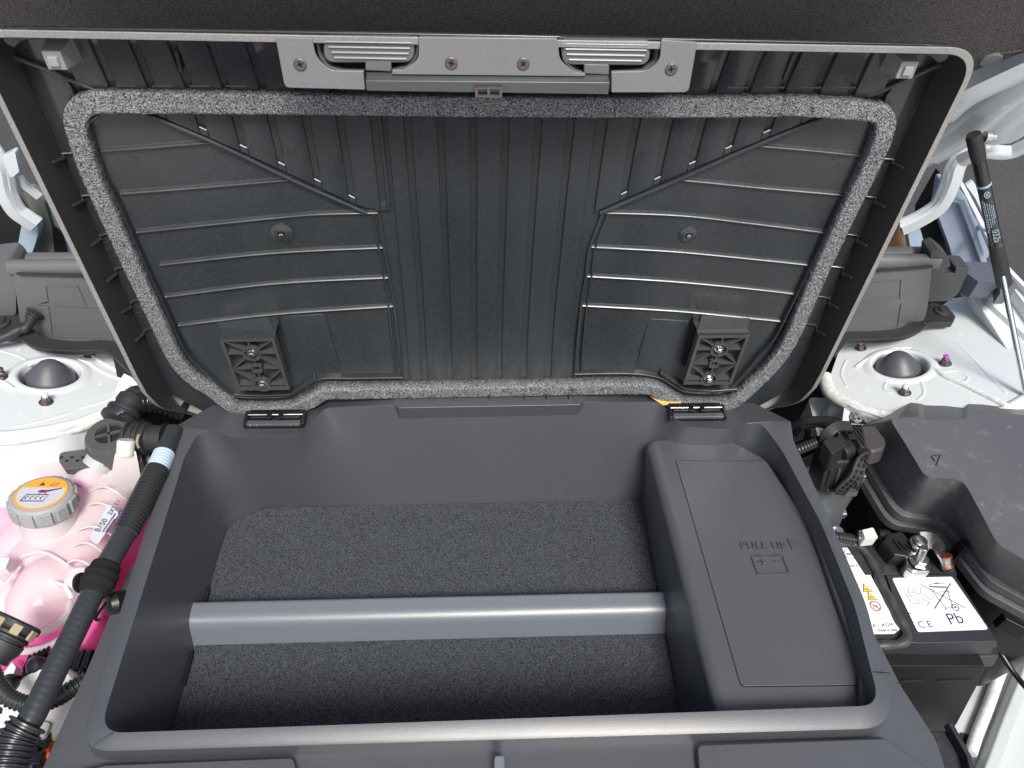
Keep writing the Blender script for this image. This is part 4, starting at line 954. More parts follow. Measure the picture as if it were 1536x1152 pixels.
for x in (1258, 1288):
    b = FC(x, .041, .0012); box('housing_rib', b, (.006, 0, 0), (0, .0012, 0), UPT * .0016, LEV, pl, bevel=.0005)
box('lock_window', P(1279, 655, .0228), (.006, 0, 0), (0, .004, 0), (0, 0, .0012), BLK, pl, bevel=.0005)
# wires
def wires(name, lab, cat, runs, m_=BLKM, group=None):
    w_ = empty(name, lab, cat, tuple(runs[0][0][0]), group=group)
    for pts, r in runs: tube('wire', smooth_path(pts, 8), r, m_, w_, seg=10)
    return w_
wires('wire_loom', 'black taped wires looping behind the lever connector', 'wires', [([P(1188,640,-.03), P(1210,632,-.01), P(1236,630,-.005), P(1262,634,.0)], .0055), ([P(1192,652,-.04), P(1204,640,-.02), P(1212,648,-.03), P(1206,668,-.05)], .004),
      ([P(1200,640,-.02), P(1230,636,-.012), P(1250,644,-.004)], .0045), ([P(1190,668,-.05), P(1212,660,-.04), P(1236,656,-.02)], .003), ([P(1190,690,-.09), P(1220,676,-.07), P(1236,670,-.04)], .003)], CLOTH)
def conduit(pts, r, pitch, amp, m_, par, name='conduit', seg=18, **k):
    pth = resample(smooth_path(pts, 10), pitch / 6)
    return tube(name, pth, lambda t, s: r + amp * (1 if math.sin(s / pitch * 6.283) > 0 else -1) * min(1, abs(math.sin(s / pitch * 6.283)) * 1.8), m_, par, seg=seg, **k)
cd = conduit([P(1188,678,-.02), P(1206,671,-.008), P(1226,663,.002)], .0062, .0035, .0006, CONDUIT, None, name='wire_conduit'); tag(cd, 'short corrugated black conduit entering the left of the lever connector', 'conduit')
# white inner bracket with bolt in a black recess
ib = empty('inner_bracket', 'white body bracket with a bolt in a dark recess, behind the lever connector', 'bracket', tuple(P(1290, 625, -.05)))
prism('bracket_plate', [P(*p, -.042) for p in ((1268,598),(1340,612),(1336,640),(1318,640),(1290,650),(1262,640))], (0, 0, -.02), PAINTM, ib, r=.004, bevel=.001)
prism('recess', [P(*p, -.0405) for p in ((1278,610),(1304,614),(1302,636),(1274,634))], (0, 0, -.001), DARK, ib, r=.003)
lathe('bolt', P(1284, 628, -.0405), UP, [(.008, 0), (.008, .002), (.0045, .003), (.004, .008), (.0001, .009)], STEEL, ib, seg=16)
lathe('bolt', P(1292, 630, -.0405), UP, [(.004, 0), (.004, .005), (.0001, .006)], STEEL, ib, seg=12)
st_ = prism('paper_sticker', [P(*p, -.10) for p in ((1293,712),(1304,706),(1314,736),(1308,748),(1291,722))], (0, 0, -.002), WLABEL, None, bevel=.0003)
tag(st_, 'small grey-white sticker deep in the gap beside the fuse box', 'sticker')
for k in range(3):
    for j in range(2):
        o_ = line('sticker_mark', [P(1297 + k * 4 + j * 3, 716 + k * 8, -.0998), P(1300 + k * 4 + j * 3, 722 + k * 8, -.0998)], .002, UP, INK, None); o_.parent = st_

# ================================================================== BATTERY (right)
ZBt = -.062
bt = empty('battery', 'black car battery with white labels, at the lower right beside the storage tub', 'battery', tuple(P(1380, 920, -.25)))
def bp(pts, z=ZBt): return [P(*p, z) for p in pts]
prism('case_top', bp([(1180,804),(1400,812),(1432,861),(1496,963),(1180,968)]), UPT * -.020, BATT, bt, r=.002, bevel=.0018)
prism('rear_cover', bp([(1262,806),(1322,808),(1354,861),(1298,862)], ZBt + .0026), UPT * -.004, BATT, bt, r=.001, bevel=.0008)
prism('front_cover', bp([(1329,862),(1432,861),(1487,946),(1495,962),(1364,965),(1352,930)], ZBt + .0030), UPT * -.004, BATT, bt, r=[.001,.001,.001,.001,.008,.02], bevel=.0008)
prism('lid_step', bp([(1180,968),(1364,966),(1496,964),(1497,966),(1180,984)], ZBt - .018), UPT * -.012, BATT, bt, bevel=.001)
prism('case_ledge', bp([(1180,940),(1488,946),(1500,985),(1180,995)], ZBt - .024), UPT * -.018, BATT, bt, r=.006, bevel=.003)
yq = P(1466, 1019, ZBt - .042).y + .006
prism('case_wall', [PY(*p, yq) for p in ((1300,1000),(1478,1000),(1466,1030),(1436,1086),(1418,1108),(1388,1112),(1340,1118),(1300,1120))], (0, .12, 0), mat('battery case black', (.008, .008, .009), .6, spec=.25), bt, bevel=.002)
for x0_, x1_ in ((1352,1386),(1406,1458)):
    a = PY(x0_, 1022, yq - .001); b = PY(x1_, 1020, yq - .001); line('case_slot', [a, b], .003, NOSE, DARK, bt, h=.0008)
# rear-cover notches, seams
for x, y in ((1316,812),(1340,854)): box('notch', P(x, y, ZBt + .0027), (.0035, 0, 0), (0, .0022, 0), (0, 0, .0004), DARK, bt, bevel=.0003)
line('cover_seam', bp([(1300,862),(1330,861)], ZBt + .0005), .002, UP, DARK, bt)
line('cover_seam', bp([(1342,921),(1366,920)], ZBt + .0032), .001, UP, DARK, bt)
# handle strap
hp = smooth_path(bp([(1250,815),(1284,817),(1300,832),(1312,852),(1322,876),(1332,894),(1346,924),(1358,944),(1360,958),(1350,966),(1326,968),(1290,970)], ZBt + .004), 6)
rh = random.Random(5)
tube('handle_strap', hp, lambda t, s: .0052 + .0006 * math.sin(s * 260), mat('handle rubber', (.045, .043, .044), .45), bt, seg=14)
sweep('strap_shadow_paint', [p + Vector((0, 0, -.0035)) for p in hp], [(-.008, -.001), (-.008, .0006), (.008, .0006), (.008, -.001)], UP, DARK, bt)  # dark ribbon under the strap paints its shadow
# labels
zl = ZBt + .0006
prism('narrow_label', bp([(1230,821),(1282,822),(1300,852),(1350,944),(1342,950),(1230,952)], zl + .0012), (0, 0, -.0016), WLABEL, bt, r=[.001,.003,.001,.003,.002,.001])
zl2 = zl + .0015
def rowtext(body_, size, a, b, par=bt, z=zl2, m_=INK, sp=1.0, sx=1.0, up_px=(0, -20)):
    o_ = P(*a, z); xd_ = P(*b, z) - o_; n_ = Vector((-xd_.y, xd_.x, 0)); return text('lettering', body_, size, o_, xd_, n_, m_, par, ext=.00012, sp=sp, sx=sx)
cm = P(1275, 831, zl2); line('minus_ring', ring_pts(cm, .0066, (1, 0, 0), (0, 1, 0), 24), .0005, UP, INK, bt, h=.0002, closed=True)
line('minus_sign', [P(1269,831,zl2), P(1281,831,zl2)], .0016, UP, INK, bt, h=.0002)
rowtext('(see F)', .0042, (1274, 850), (1286, 850))
def warn(x, y, s):
    c = P(x, y, zl2); tri = [c + Vector((a * s, b * s, 0)) for a, b in ((-1, -.8), (1, -.8), (-.35, 1.0))]
    prism('warning_triangle', tri, (0, 0, .0002), INK, bt); c2 = sum(tri, Vector()) / 3
    prism('warning_triangle', [c2 + (p - c2) * .82 + Vector((0, 0, .0001)) for p in tri], (0, 0, .0003), YEL, bt)
    line('warning_pictogram', [c2 + Vector((-.0025, -.001, .0005)), c2 + Vector((0, -.0002, .0005)), c2 + Vector((.002, -.0014, .0005))], .0009, UP, INK, bt, h=.0002)
warn(1300, 882, .0058); warn(1307, 894, .0058)
c = P(1313, 909, zl2); line('prohibition_ring', ring_pts(c, .0056, (1, 0, 0), (0, 1, 0), 24), .0011, UP, RED, bt, h=.0003, closed=True)
line('prohibition_bar', [c + Vector((-.004, .004, 0)), c + Vector((.004, -.004, 0))], .0008, UP, RED, bt, h=.0003)
line('prohibition_pictogram', [c + Vector((-.0025, -.002, 0)), c + Vector((-.001, .0015, 0)), c + Vector((0, -.0015, 0)), c + Vector((.0015, .0018, 0)), c + Vector((.0025, -.002, 0))], .0008, UP, INK, bt, h=.0002)
rowtext('LA / AGM', .0056, (1306, 941), (1339, 939.5), sp=1.15)
rowtext('Made in Italy', .0042, (1318, 947.5), (1344, 946.5), z=zl2)
zw = ZBt + .0034
prism('square_label', bp([(1338,867),(1428,865),(1483,944),(1377,948)], zw), (0, 0, -.0006), WLABEL, bt, r=.003)
zi = zw + .0002
rowtext('Pb', .0185, (1425, 937), (1450, 934), z=zi)
rowtext('C E', .0110, (1379, 942), (1395, 941), z=zi)
def ink(pts, wd=.0006, m_=INK, closed=False): line('symbol_line', [P(*p, zi) for p in pts], wd, UP, m_, bt, h=.0002, closed=closed)
ink([(1380,876),(1448,912)], .0009); ink([(1426,875),(1402,913)], .0011)
ink([(1394,880),(1420,881)], .0016); ink([(1392,878),(1398,876),(1416,875),(1420,879)], .0006); ink([(1402,875),(1408,874)], .0008)
ink([(1396,883),(1419,913)], .0007); ink([(1421,885),(1429,910)], .0006); ink([(1408,888),(1424,887),(1424,890)], .0005); ink([(1417,914),(1421,914),(1419,911)], .0006); ink([(1421,911),(1430,911)], .0006)
c = P(1433, 911, zi); line('symbol_line', ring_pts(c, .0038, (1, 0, 0), (0, 1, 0), 20), .0009, UP, INK, bt, h=.0002, closed=True); lathe('symbol_dot', c, UP, [(.0013, 0), (.0013, .0002)], INK, bt, seg=12)
for pts in ([(1363,890),(1362,882),(1368,882),(1373,886),(1375,889)], [(1363,890),(1370,889)], [(1375,882),(1380,882),(1382,890),(1373,891),(1370,887)], [(1359,892),(1366,893),(1369,898)], [(1360,893),(1366,903),(1371,905),(1379,906),(1377,899),(1371,898)], [(1385,891),(1394,898),(1393,905),(1386,899),(1381,898)], [(1383,900),(1383,907),(1391,908),(1393,905)]): ink(pts, .0006)
# terminal, clamp, strap
tm = empty('terminal_clamp', 'silver battery terminal clamp and copper-lugged strap behind the square label', 'terminal clamp', tuple(P(1372, 850, ZBt)))
well = prism('terminal_well', bp([(1324,828),(1398,826),(1420,861),(1354,861)], ZBt + .0015), (0, 0, -.002), DARK, bt)
c = P(1372, 856, ZBt)
prism('clamp_body', [P(*p, ZBt + .020) for p in ((1358,838),(1380,834),(1398,850),(1396,858),(1370,860),(1358,850))], (0, 0, -.018), STEEL, tm, r=.006, bevel=.003, seg=4)
prism('clamp_arm', [P(*p, ZBt + .026) for p in ((1356,820),(1374,818),(1382,832),(1362,836))], (0, 0, -.006), STEEL, tm, r=.003, bevel=.002)
lathe('clamp_nut', P(1378, 843, ZBt + .022), UP, [(.011, 0), (.011, .0015), (.0085, .003), (.0085, .009), (.0001, .009)], STEEL, tm, seg=6, smooth=20, bevel=.0006)
tube('clamp_stud', [P(1378, 841, ZBt + .028), P(1378, 841, ZBt + .028) + UPT * .020], .0048, STEEL, tm, seg=16, bevel=.0008)
prism('sensor_body', [P(*p, ZBt + .026) for p in ((1330,800),(1352,796),(1374,818),(1366,836),(1342,832),(1326,812))], (0, 0, -.022), BLK, tm, r=.003, bevel=.002)
for k in range(3): line('sensor_rib', [P(1340 + 8 * k, 810 + 3 * k, ZBt + .0262), P(1352 + 7 * k, 826 - k * 2, ZBt + .0262)], .0022, UP, BLK, tm, h=.002)
prism('plug', [P(*p, ZBt + .030) for p in ((1293,794),(1310,790),(1318,806),(1298,808))], (0, 0, -.018), IVORY, tm, r=.002, bevel=.0015)
for k in range(3): lathe('plug_pin', P(1291, 798 + 4 * k, ZBt + .022), (-1, 0, 0), [(.0028, 0), (.0028, .003), (.0001, .003)], STEEL, tm, seg=10)
tube('plug_neck', [P(1316, 801, ZBt + .020), P(1332, 802, ZBt + .018)], .006, BLK, tm, seg=16)
lathe('sensor_bolt', P(1378, 815, ZBt + .030), UP, [(.010, -.002), (.010, .001), (.0078, .002), (.0078, .006), (.006, .007), (.0001, .007)], STEEL, tm, seg=20, bevel=.0005)
prism('copper_lug', [P(*p, ZBt + .028) for p in ((1370,818),(1388,808),(1394,822),(1376,826))], (0, 0, -.003), COPPER, tm, r=.002, bevel=.0008)
sp_ = smooth_path([P(1382, 811, ZBt + .028), P(1400, 812, ZBt + .030), P(1412, 826, ZBt + .024), P(1417, 838, ZBt + .014), P(1420, 850, ZBt + .004)], 8)
sweep('ground_strap', sp_, [(-.010, -.0012), (-.010, .0012), (.010, .0012), (.010, -.0012)], lambda p: Vector((.35, -.3, 1)), STEEL, tm, smooth=50, bevel=.0008)
tube('strap_crimp', [P(1417, 834, ZBt + .014), P(1420, 850, ZBt + .002)], .0072, STEEL, tm, seg=16, bevel=.001)
tube('copper_band', [P(1417, 833, ZBt + .016), P(1417.5, 836, ZBt + .014)], .0078, COPPER, tm, seg=16); tube('copper_band', [P(1419.5, 846, ZBt + .005), P(1420, 849, ZBt + .003)], .0078, COPPER, tm, seg=16)
tube('cable_boot', [P(1420, 850, ZBt + .001), P(1424, 862, ZBt - .012)], .0078, BLKM, tm, seg=16, bevel=.001)
cdb = conduit([P(1244, 804, ZBt + .012), P(1262, 806, ZBt + .014), P(1282, 810, ZBt + .012)], .0058, .0034, .0006, CONDUIT, None, name='wire_conduit'); tag(cdb, 'short corrugated black conduit lying on the back edge of the battery', 'conduit')
# battery tray and loose cable
ty = empty('battery_tray', 'black plastic battery tray corner at the very bottom right', 'battery tray', tuple(P(1420, 1130, -.27)))
prism('tray_rim', [P(*p, -.235) for p in ((1330,1095),(1428,1096),(1456,1150),(1470,1220),(1330,1220))], (0, 0, -.012), BATT, ty, r=.004, bevel=.002, holes=())
prism('tray_gusset', [P(*p, -.226) for p in ((1404,1112),(1412,1110),(1436,1140),(1408,1146))], (0, 0, -.012), BATT, ty, r=.002, bevel=.003)
sweep('tray_lip', [P(*p, -.230) for p in ((1420,1088),(1448,1138),(1462,1200))], [(-.004, -.002), (-.003, .010), (.003, .010), (.004, -.002)], UP, BATT, ty, bevel=.001)
kb = tube('loose_cable', smooth_path([P(1470,940,-.16), P(1496,972,-.17), P(1520,1008,-.18), P(1550,1042,-.18), P(1600,1080,-.2)], 8), .0034, BLK, None, seg=12); tag(kb, 'thin black cable curving over the white floor right of the battery', 'cable')

# ================================================================== COOLANT TANK (left)
tk = empty('coolant_tank', 'frosted coolant expansion tank with pink coolant, left of the storage tub', 'coolant tank', tuple(P(90, 840, -.20)))
def blob(parts, name, m_, par, vox, sm=6):
    bm = bmesh.new()
    for kind, *a in parts:
        if kind == 'cap':
            p, q, r0, r1 = a; n_ = 14
            for k in range(n_ + 1):
                t = k / n_; c_ = p.lerp(q, t); r = r0 + (r1 - r0) * t
                bmesh.ops.create_icosphere(bm, subdivisions=3, radius=r, matrix=Matrix.Translation(c_))
        elif kind == 'pris':
            pts, dz = a; n_ = len(pts); vs = [bm.verts.new(p) for p in pts] + [bm.verts.new(p + Vector((0, 0, dz))) for p in pts]
            bm.faces.new(vs[:n_]); bm.faces.new(vs[n_:][::-1])
            for i in range(n_): bm.faces.new((vs[i], vs[i + n_], vs[(i + 1) % n_ + n_], vs[(i + 1) % n_]))
            bmesh.ops.recalc_face_normals(bm, faces=bm.faces)
    me = bpy.data.meshes.new(name); bm.to_mesh(me); bm.free(); me.materials.append(m_)
    for p in me.polygons: p.use_smooth = True
    o = bpy.data.objects.new(name, me); COL.objects.link(o); place(o, par)
    rm = o.modifiers.new('fuse', 'REMESH'); rm.mode = 'VOXEL'; rm.voxel_size = vox; rm.use_smooth_shade = True
    s_ = o.modifiers.new('soften', 'SMOOTH'); s_.iterations = sm; s_.factor = .5
    return o
Q = lambda x, y, z: P(x, y, z)
upper = [('cap', Q(176,722,-.075), Q(100,870,-.080), .027, .033), ('cap', Q(136,742,-.082), Q(60,850,-.082), .033, .036), ('cap', Q(76,800,-.092), Q(0,900,-.092), .030, .040),
         ('cap', Q(104,738,-.085), Q(40,830,-.085), .028, .036), ('cap', Q(94,708,-.072), Q(60,732,-.072), .021, .030), ('cap', Q(14,850,-.090), Q(-4,915,-.092), .032, .034),
         ('cap', Q(78,882,-.078), Q(68,903,-.082), .037, .037), ('cap', Q(188,700,-.072), Q(176,722,-.072), .019, .026), ('cap', Q(0,790,-.11), Q(100,850,-.11), .03, .03)]
shell = blob(upper, 'tank_shell', FROST, tk, .0022, 5)
low = [('pris', roundpoly([Q(216,735,-.094), Q(176,830,-.094), Q(148,930,-.094), Q(120,974,-.094), Q(28,978,-.094), Q(-90,985,-.094), Q(-60,800,-.094), Q(70,730,-.094)], .02, 5), -.11)]
liq = blob(low, 'coolant', PINK, tk, .003, 8)
# moulded seams on the tank
def onshell(x, y, z): return P(x, y, z)
FR2 = translucent('tank seam plastic', (.90, .86, .87), .4, .1)
for pts, z, wd in (([(104,900),(98,922),(72,942),(36,950),(4,946)], -.070, .003), ([(128,876),(120,920),(92,956),(48,974),(0,974)], -.085, .0035)):
    sweep('tank_seam', smooth_path([P(*p, z) for p in pts], 8), [(-wd, -.004), (-wd * .5, .002), (wd * .5, .002), (wd, -.004)], UP, FR2, tk, smooth=80)
for pts in ([(112,798),(132,790),(150,792),(166,802)], [(104,822),(124,814),(140,818),(156,830)], [(94,848),(114,840),(132,846),(144,858)], [(128,760),(146,754),(164,760),(176,770)], [(134,736),(156,730),(174,738),(188,748)]):
    tube('moulded_ring', smooth_path([P(x, y, -.036 - (.014 if i in (0, 3) else 0)) for i, (x, y) in enumerate(pts)], 6), .0013, FROST, tk, seg=8)
for pts in ([(30,836),(60,828),(84,836),(104,850)],[(0,868),(8,876),(30,850)]):
    tube('moulded_ring', smooth_path([P(x, y, -.042) for x, y in pts], 6), .0015, FROST, tk, seg=8)
# spout with square lug, small necks and nipples
loft('spout', [[P(158,732,-.05), P(214,728,-.06), P(214,748,-.09), P(158,752,-.09)], [P(168,704,-.022), P(208,696,-.022), P(211,720,-.05), P(172,724,-.05)], [P(172,680,-.004), P(204,676,-.004), P(206,692,-.02), P(176,696,-.02)]], FR2, tk, bevel=.002)
lathe('nipple', P(188, 682, -.008), Vector((.1, .5, .6)), [(.010, 0), (.010, .016), (.008, .018), (.0001, .018)], IVORY, tk, seg=18)
tube('neck_tube', [P(128,726,-.06), P(150,694,-.045)], .0165, FROST, tk, seg=22); lathe('neck_band', P(149, 697, -.046), (P(150,694,-.045) - P(128,726,-.06)), [(.017, -.004), (.0185, -.004), (.0185, .010), (.017, .012), (.0001, .012)], translucent('grey neck plastic', (.55, .58, .60), .2, .1), tk, seg=24)
tube('neck_liquid', [P(126,732,-.062), P(141,707,-.052)], .0150, PINK, tk, seg=20)
prism('side_lug', [P(*p, -.040) for p in ((104,852),(126,849),(134,866),(126,888),(118,888),(94,872))], (0, 0, -.03), FR2, tk, r=.003, bevel=.002)
sweep('lug_web', [P(120,866,-.040), P(98,880,-.045), P(76,872,-.05)], [(-.002, -.006), (-.002, .003), (.002, .003), (.002, -.006)], UP, FR2, tk)
sweep('lug_web', [P(98,880,-.045), P(108,898,-.05)], [(-.002, -.006), (-.002, .003), (.002, .003), (.002, -.006)], UP, FR2, tk)
prism('tank_tab', [P(*p, -.02) for p in ((-20,836),(15,836),(8,852),(-20,856))], (0, 0, -.012), IVORY, tk, bevel=.001)
# label on the tank
lbp = [P(165,762,-.046), P(180,778,-.050), P(147,826,-.050), P(136,814,-.046)]
lbn = (lbp[1] - lbp[0]).cross(lbp[3] - lbp[0]).normalized(); lbn = lbn if lbn.z > 0 else -lbn
lo_ = lbn * .011
prism('tank_label', [p + lo_ for p in lbp], lbn * .0006, LGREY, tk, r=.003)
lx = (lbp[1] - lbp[2]).normalized(); ly = lbn.cross(lx)
o0_ = lbp[3] + lo_ + lbn * .0008
text('label_text', 'BF50', .0085, o0_ + lx * .009 - ly * .0055, lx, ly, INK, tk, ext=.0001)
text('label_text', '3X2 EV', .0068, o0_ + lx * .032 - ly * .0055, lx, ly, INK, tk, ext=.0001)
for k in range(2): line('label_line', [o0_ + lx * .011 - ly * (.0085 + .003 * k), o0_ + lx * (.036 - .006 * k) - ly * (.0085 + .003 * k)], .0011, lbn, INK, tk, h=.0001)
line('label_line', [o0_ + lx * .036 - ly * .012, o0_ + lx * .042 - ly * .012], .0018, lbn, mat('blue print', (.02, .06, .5), .4), tk, h=.0001)
# cap
cax = Vector((.08, .24, 1)).normalized(); cp = P(62, 740, -.008) 
base_c = cp - cax * .020
cap = empty('tank_cap', 'ribbed grey screw cap with orange warning label on the coolant tank', 'cap', tuple(base_c))
prf = [(.031, -.004), (.0328, .0), (.0332, .014), (.0318, .018), (.029, .0195), (.0001, .0198)]
lathe('cap_body', base_c, cax, prf, CAPG, cap, seg=44, smooth=50)
s_ = cax.orthogonal().normalized(); u_ = cax.cross(s_)
for k in range(12):
    a_ = k * math.pi / 6 + .2; d_ = s_ * math.cos(a_) + u_ * math.sin(a_); tn = cax.cross(d_)
    box('grip', base_c + d_ * .0325 + cax * .008, d_ * .0022, tn * .0065, cax * .0085, CAPG, cap, bevel=.0012)
tube('cap_neck', [base_c - cax * .03, base_c], .030, FR2, cap, seg=30)
tp_ = base_c + cax * .0200
lathe('label_disc', tp_, cax, [(.0265, 0), (.0265, .0004), (.0001, .0004)], ORANGE, cap, seg=40)
rx = Vector((1, .05, 0)); rx = (rx - cax * rx.dot(cax)).normalized(); ry = cax.cross(rx)
tp2 = tp_ + cax * .0004
arc = [tp2 + rx * .0240 * math.cos(a_) + ry * .0240 * math.sin(a_) for a_ in [R(158 + (382 - 158) * k / 22) for k in range(23)]]
prism('label_field', arc, cax * .0003, LGREY, cap)
def cl_(pts, wd, m_=INK): line('cap_print', [tp2 + cax * .0003 + rx * a_ + ry * b_ for a_, b_ in pts], wd, cax, m_, cap, h=.0002)
def cp_(pts, m_=INK, d=.0003): prism('cap_print', [tp2 + cax * d + rx * a_ + ry * b_ for a_, b_ in pts], cax * .0002, m_, cap)
cl_([(-.016,-.0135),(.007,-.0135),(.009,-.003),(-.014,-.003),(-.016,-.0135)], .0014)
for k in range(4): cl_([(-.012 + .0052 * k, -.011), (-.0135 + .0052 * k, -.008), (-.0105 + .0052 * k, -.0052)], 0.0011, INK)
cp_([(-.004,.001),(.004,.001),(.018,.007),(.019,.009),(.006,.005),(-.004,.004)])
cl_([(-.002,-.002),(.006,.005)], .0016, RED); cl_([(.006,-.002),(-.001,.005)], .0016, RED)
cp_([(-.008,.0125),(-.001,.0125),(-.0045,.0185)], d=.0001); cl_([(.004,.0125),(.011,.0125),(.0125,.0165),(.0065,.0165),(.004,.0125)], .0007)

# ================================================================== COOLANT VALVE AND ITS PIPES (left)
vv = empty('coolant_valve', 'black round coolant valve with a cross-shaped window, above the coolant tank', 'valve', tuple(P(165, 660, -.05)))
VP = mat('glass filled black nylon', (.075, .076, .074), .42, grain=600, bump=.4, var=.08, vscale=40)
vc = P(163, 650, -.012)
lathe('valve_body', vc, UP, [(.030, -.045), (.031, -.012), (.0285, -.004), (.0265, .0), (.0160, .0004), (.0155, -.0035), (.0001, -.0035)], VP, vv, seg=44, smooth=45)
for a_ in (.35, .35 + math.pi / 2):
    d_ = Vector((math.cos(a_), math.sin(a_), 0)); box('window_bar', vc + Vector((0, 0, -.0012)), d_ * .0155, d_.cross(UP) * .0014, UP * .0014, VP, vv)
lathe('window_floor', vc + UP * -.0034, UP, [(.0150, 0), (.0150, .0004), (.0001, .0004)], DARK, vv, seg=30)
for k in range(3): box('valve_foot', P(140 + 15 * k, 674, -.030), (.0055, 0, 0), (0, .0016, 0), (0, 0, .007), VP, vv, bevel=.0008)
for k in range(2):
    c_ = P(144 + 15 * k, 673, -.026); line('foot_frame', [c_ + Vector(q) for q in ((-.005, -.006, -.006), (.005, -.006, -.006), (.005, -.006, .006), (-.005, -.006, .006))], .002, NOSE, VP, vv, h=.002, closed=True)
prism('valve_plate', [P(*p, -.034) for p in ((88,678),(150,670),(205,664),(214,678),(212,690),(140,700),(96,704),(88,692))], (0, 0, -.012), VP, vv, r=.006, bevel=.0015)
prism('valve_plate', [P(*p, -.024) for p in ((182,664),(196,656),(206,664),(214,690),(204,698),(194,694))], (0, 0, -.03), VP, vv, r=.005, bevel=.0015)
for k in range(4):
    for j in range(3): lathe('plate_hole', P(197 + j * 4 + k, 668 + k * 7, -.0238), UP, [(.0016, 0), (.0016, .0003)], DARK, vv, seg=8)
for k in range(6): lathe('plate_hole', P(92 + k * 8, 686 + (k % 2) * 5, -.0338), UP, [(.0022, 0), (.0022, .0003)], DARK, vv, seg=8)
# coupling rings going to the rear and to the tub side
def coupling(a, b, rings, lab, name='hose_coupling'):
    o = empty(name, lab, 'coupling', tuple(a), group=None); d_ = (b - a)
    lathe('coupling_body', a, d_, [(r, t * d_.length) for r, t in rings], BLKM, o, seg=30, smooth=40, bevel=.0006); return o
c1 = coupling(P(176,634,-.018), P(200,598,-.012), [(.013,0),(.018,.02),(.0225,.06),(.0225,.22),(.0185,.24),(.0185,.34),(.021,.36),(.021,.50),(.0165,.52),(.0165,.72),(.0180,.74),(.0175,1.0),(.0001,1.02)], 'black quick coupling on the coolant valve, pointing towards the windscreen')
line('clip_wire', [P(176,622,.006), P(186,617,.010)], .003, UP, CHROME, c1, h=.001)
c2 = coupling(P(192,658,-.020), P(250,658,-.016), [(.012,0),(.020,.02),(.020,.10),(.017,.11),(.017,.20),(.0225,.22),(.0225,.30),(.0200,.31),(.0200,.36),(.0215,.37),(.0215,.42),(.0190,.43),(.0190,.48),(.0205,.49),(.0200,.56),(.0165,.60),(.0165,.95),(.0190,.96),(.0190,1.0),(.0001,1.0)], 'black quick coupling with a tan clip, between the coolant valve and the tub')
sweep('tan_clip', smooth_path([P(208,652,.006), P(205,662,.004), P(208,672,-.004)], 5), [(-.0014, 0), (0, .001), (.0014, 0)], UP, TAN, c2)
ph_ = conduit([P(206,606,-.020), P(222,602,-.020), P(250,606,-.028), P(280,618,-.04)], .0148, .0075, .0008, mat('shiny black hose', (.012, .012, .013), .16), None, name='rear_hose', seg=24); tag(ph_, 'shiny black ribbed hose disappearing behind the lower left corner of the open lid', 'hose')
el = tube('elbow_hose', smooth_path([P(200,600,-.014), P(206,596,-.02), P(214,600,-.03), P(216,612,-.05)], 6), .0155, BLKM, None, seg=22); tag(el, 'dull black rubber elbow behind the coolant valve coupling', 'hose')
ic = prism('ivory_clip', [P(*p, -.05) for p in ((196,690),(222,680),(226,688),(214,708),(202,708))], (0, 0, -.014), IVORY, None, r=.004, bevel=.001); tag(ic, 'ivory plastic holder between the valve plate and the big hose', 'holder')

# ================================================================== LARGE WIRING CONDUIT along the left of the tub
hs = empty('wiring_harness', 'thick black wiring conduit running down the left side of the storage tub', 'wiring harness', tuple(P(150, 870, 0)))
HP = [(262,646),(252,668),(238,700),(216,744),(190,796),(166,838),(148,872),(118,934),(84,1003),(50,1072),(22,1116),(-2,1190)]
hw = smooth_path([P(x, y, .000 + .01 * math.sin(i / 3)) for i, (x, y) in enumerate(HP)], 20)
cum = [0]
for i in range(len(hw) - 1): cum.append(cum[-1] + (hw[i + 1] - hw[i]).length)
def seg_of(y0_, y1_):                            # stretch of the path between two photo rows
    ys = []
    for p in hw:
        d_ = p - CAM; zc_ = d_.dot(fwd); ys.append(576 + FPX * d_.dot(down) / zc_)
    i0 = min(range(len(ys)), key=lambda i: abs(ys[i] - y0_)); i1 = min(range(len(ys)), key=lambda i: abs(ys[i] - y1_)); return hw[i0:i1 + 1]
def wrap(pts, r, name='tape_wrap', m_=TAPE):
    pth = resample(pts, .0011); return tube(name, pth, lambda t, s: r + (.00020 * ((s / .0062) % 1)), m_, hs, seg=26)
wrap(seg_of(640, 684), .0106); 
tube('pale_band', resample(seg_of(681, 706), .0010), lambda t, s: .0120 + .0003 * math.sin(s * 1600), BLUEW, hs, seg=26)
def corr(pts, r, pitch, amp): 
    pth = resample(pts, pitch / 7); return tube('corrugated_sleeve', pth, lambda t, s: r + amp * max(-1, min(1, 1.9 * math.sin(s / pitch * 6.283))), CONDUIT, hs, seg=26)
corr(seg_of(703, 800), .0120, .0042, .0011)
wrap(seg_of(796, 1092), .0109)
cb_ = resample(seg_of(846, 890), .002); tube('cloth_binding', cb_, lambda t, s: .0130 + .0035 * math.sin(min(1, t * 1.0) * math.pi) + .0006 * math.sin(s * 700), CLOTH, hs, seg=24)
corr(seg_of(1084, 1190), .0156, .0052, .0014)
kc = P(124, 874, -.006); lathe('binding_plug', kc, (kc - P(148, 870, .0)).normalized() * 1.0, [(.004, -.012), (.004, -.002), (.0105, .0), (.0105, .003), (.0001, .004)], BLK, hs, seg=20)
lathe('side_clip', P(170, 905, -.02), (-.6, -.5, .5), [(.011, -.01), (.013, .0), (.010, .006), (.0001, .008)], BLK, hs, seg=20)
wires('clip_wire', 'thin black wire clip hanging beside the harness below the cloth binding', 'clip', [([P(158, 905, -.01), P(144, 925, -.02), P(146, 930, -.02), P(156, 926, -.02)], .0016)], BLK)
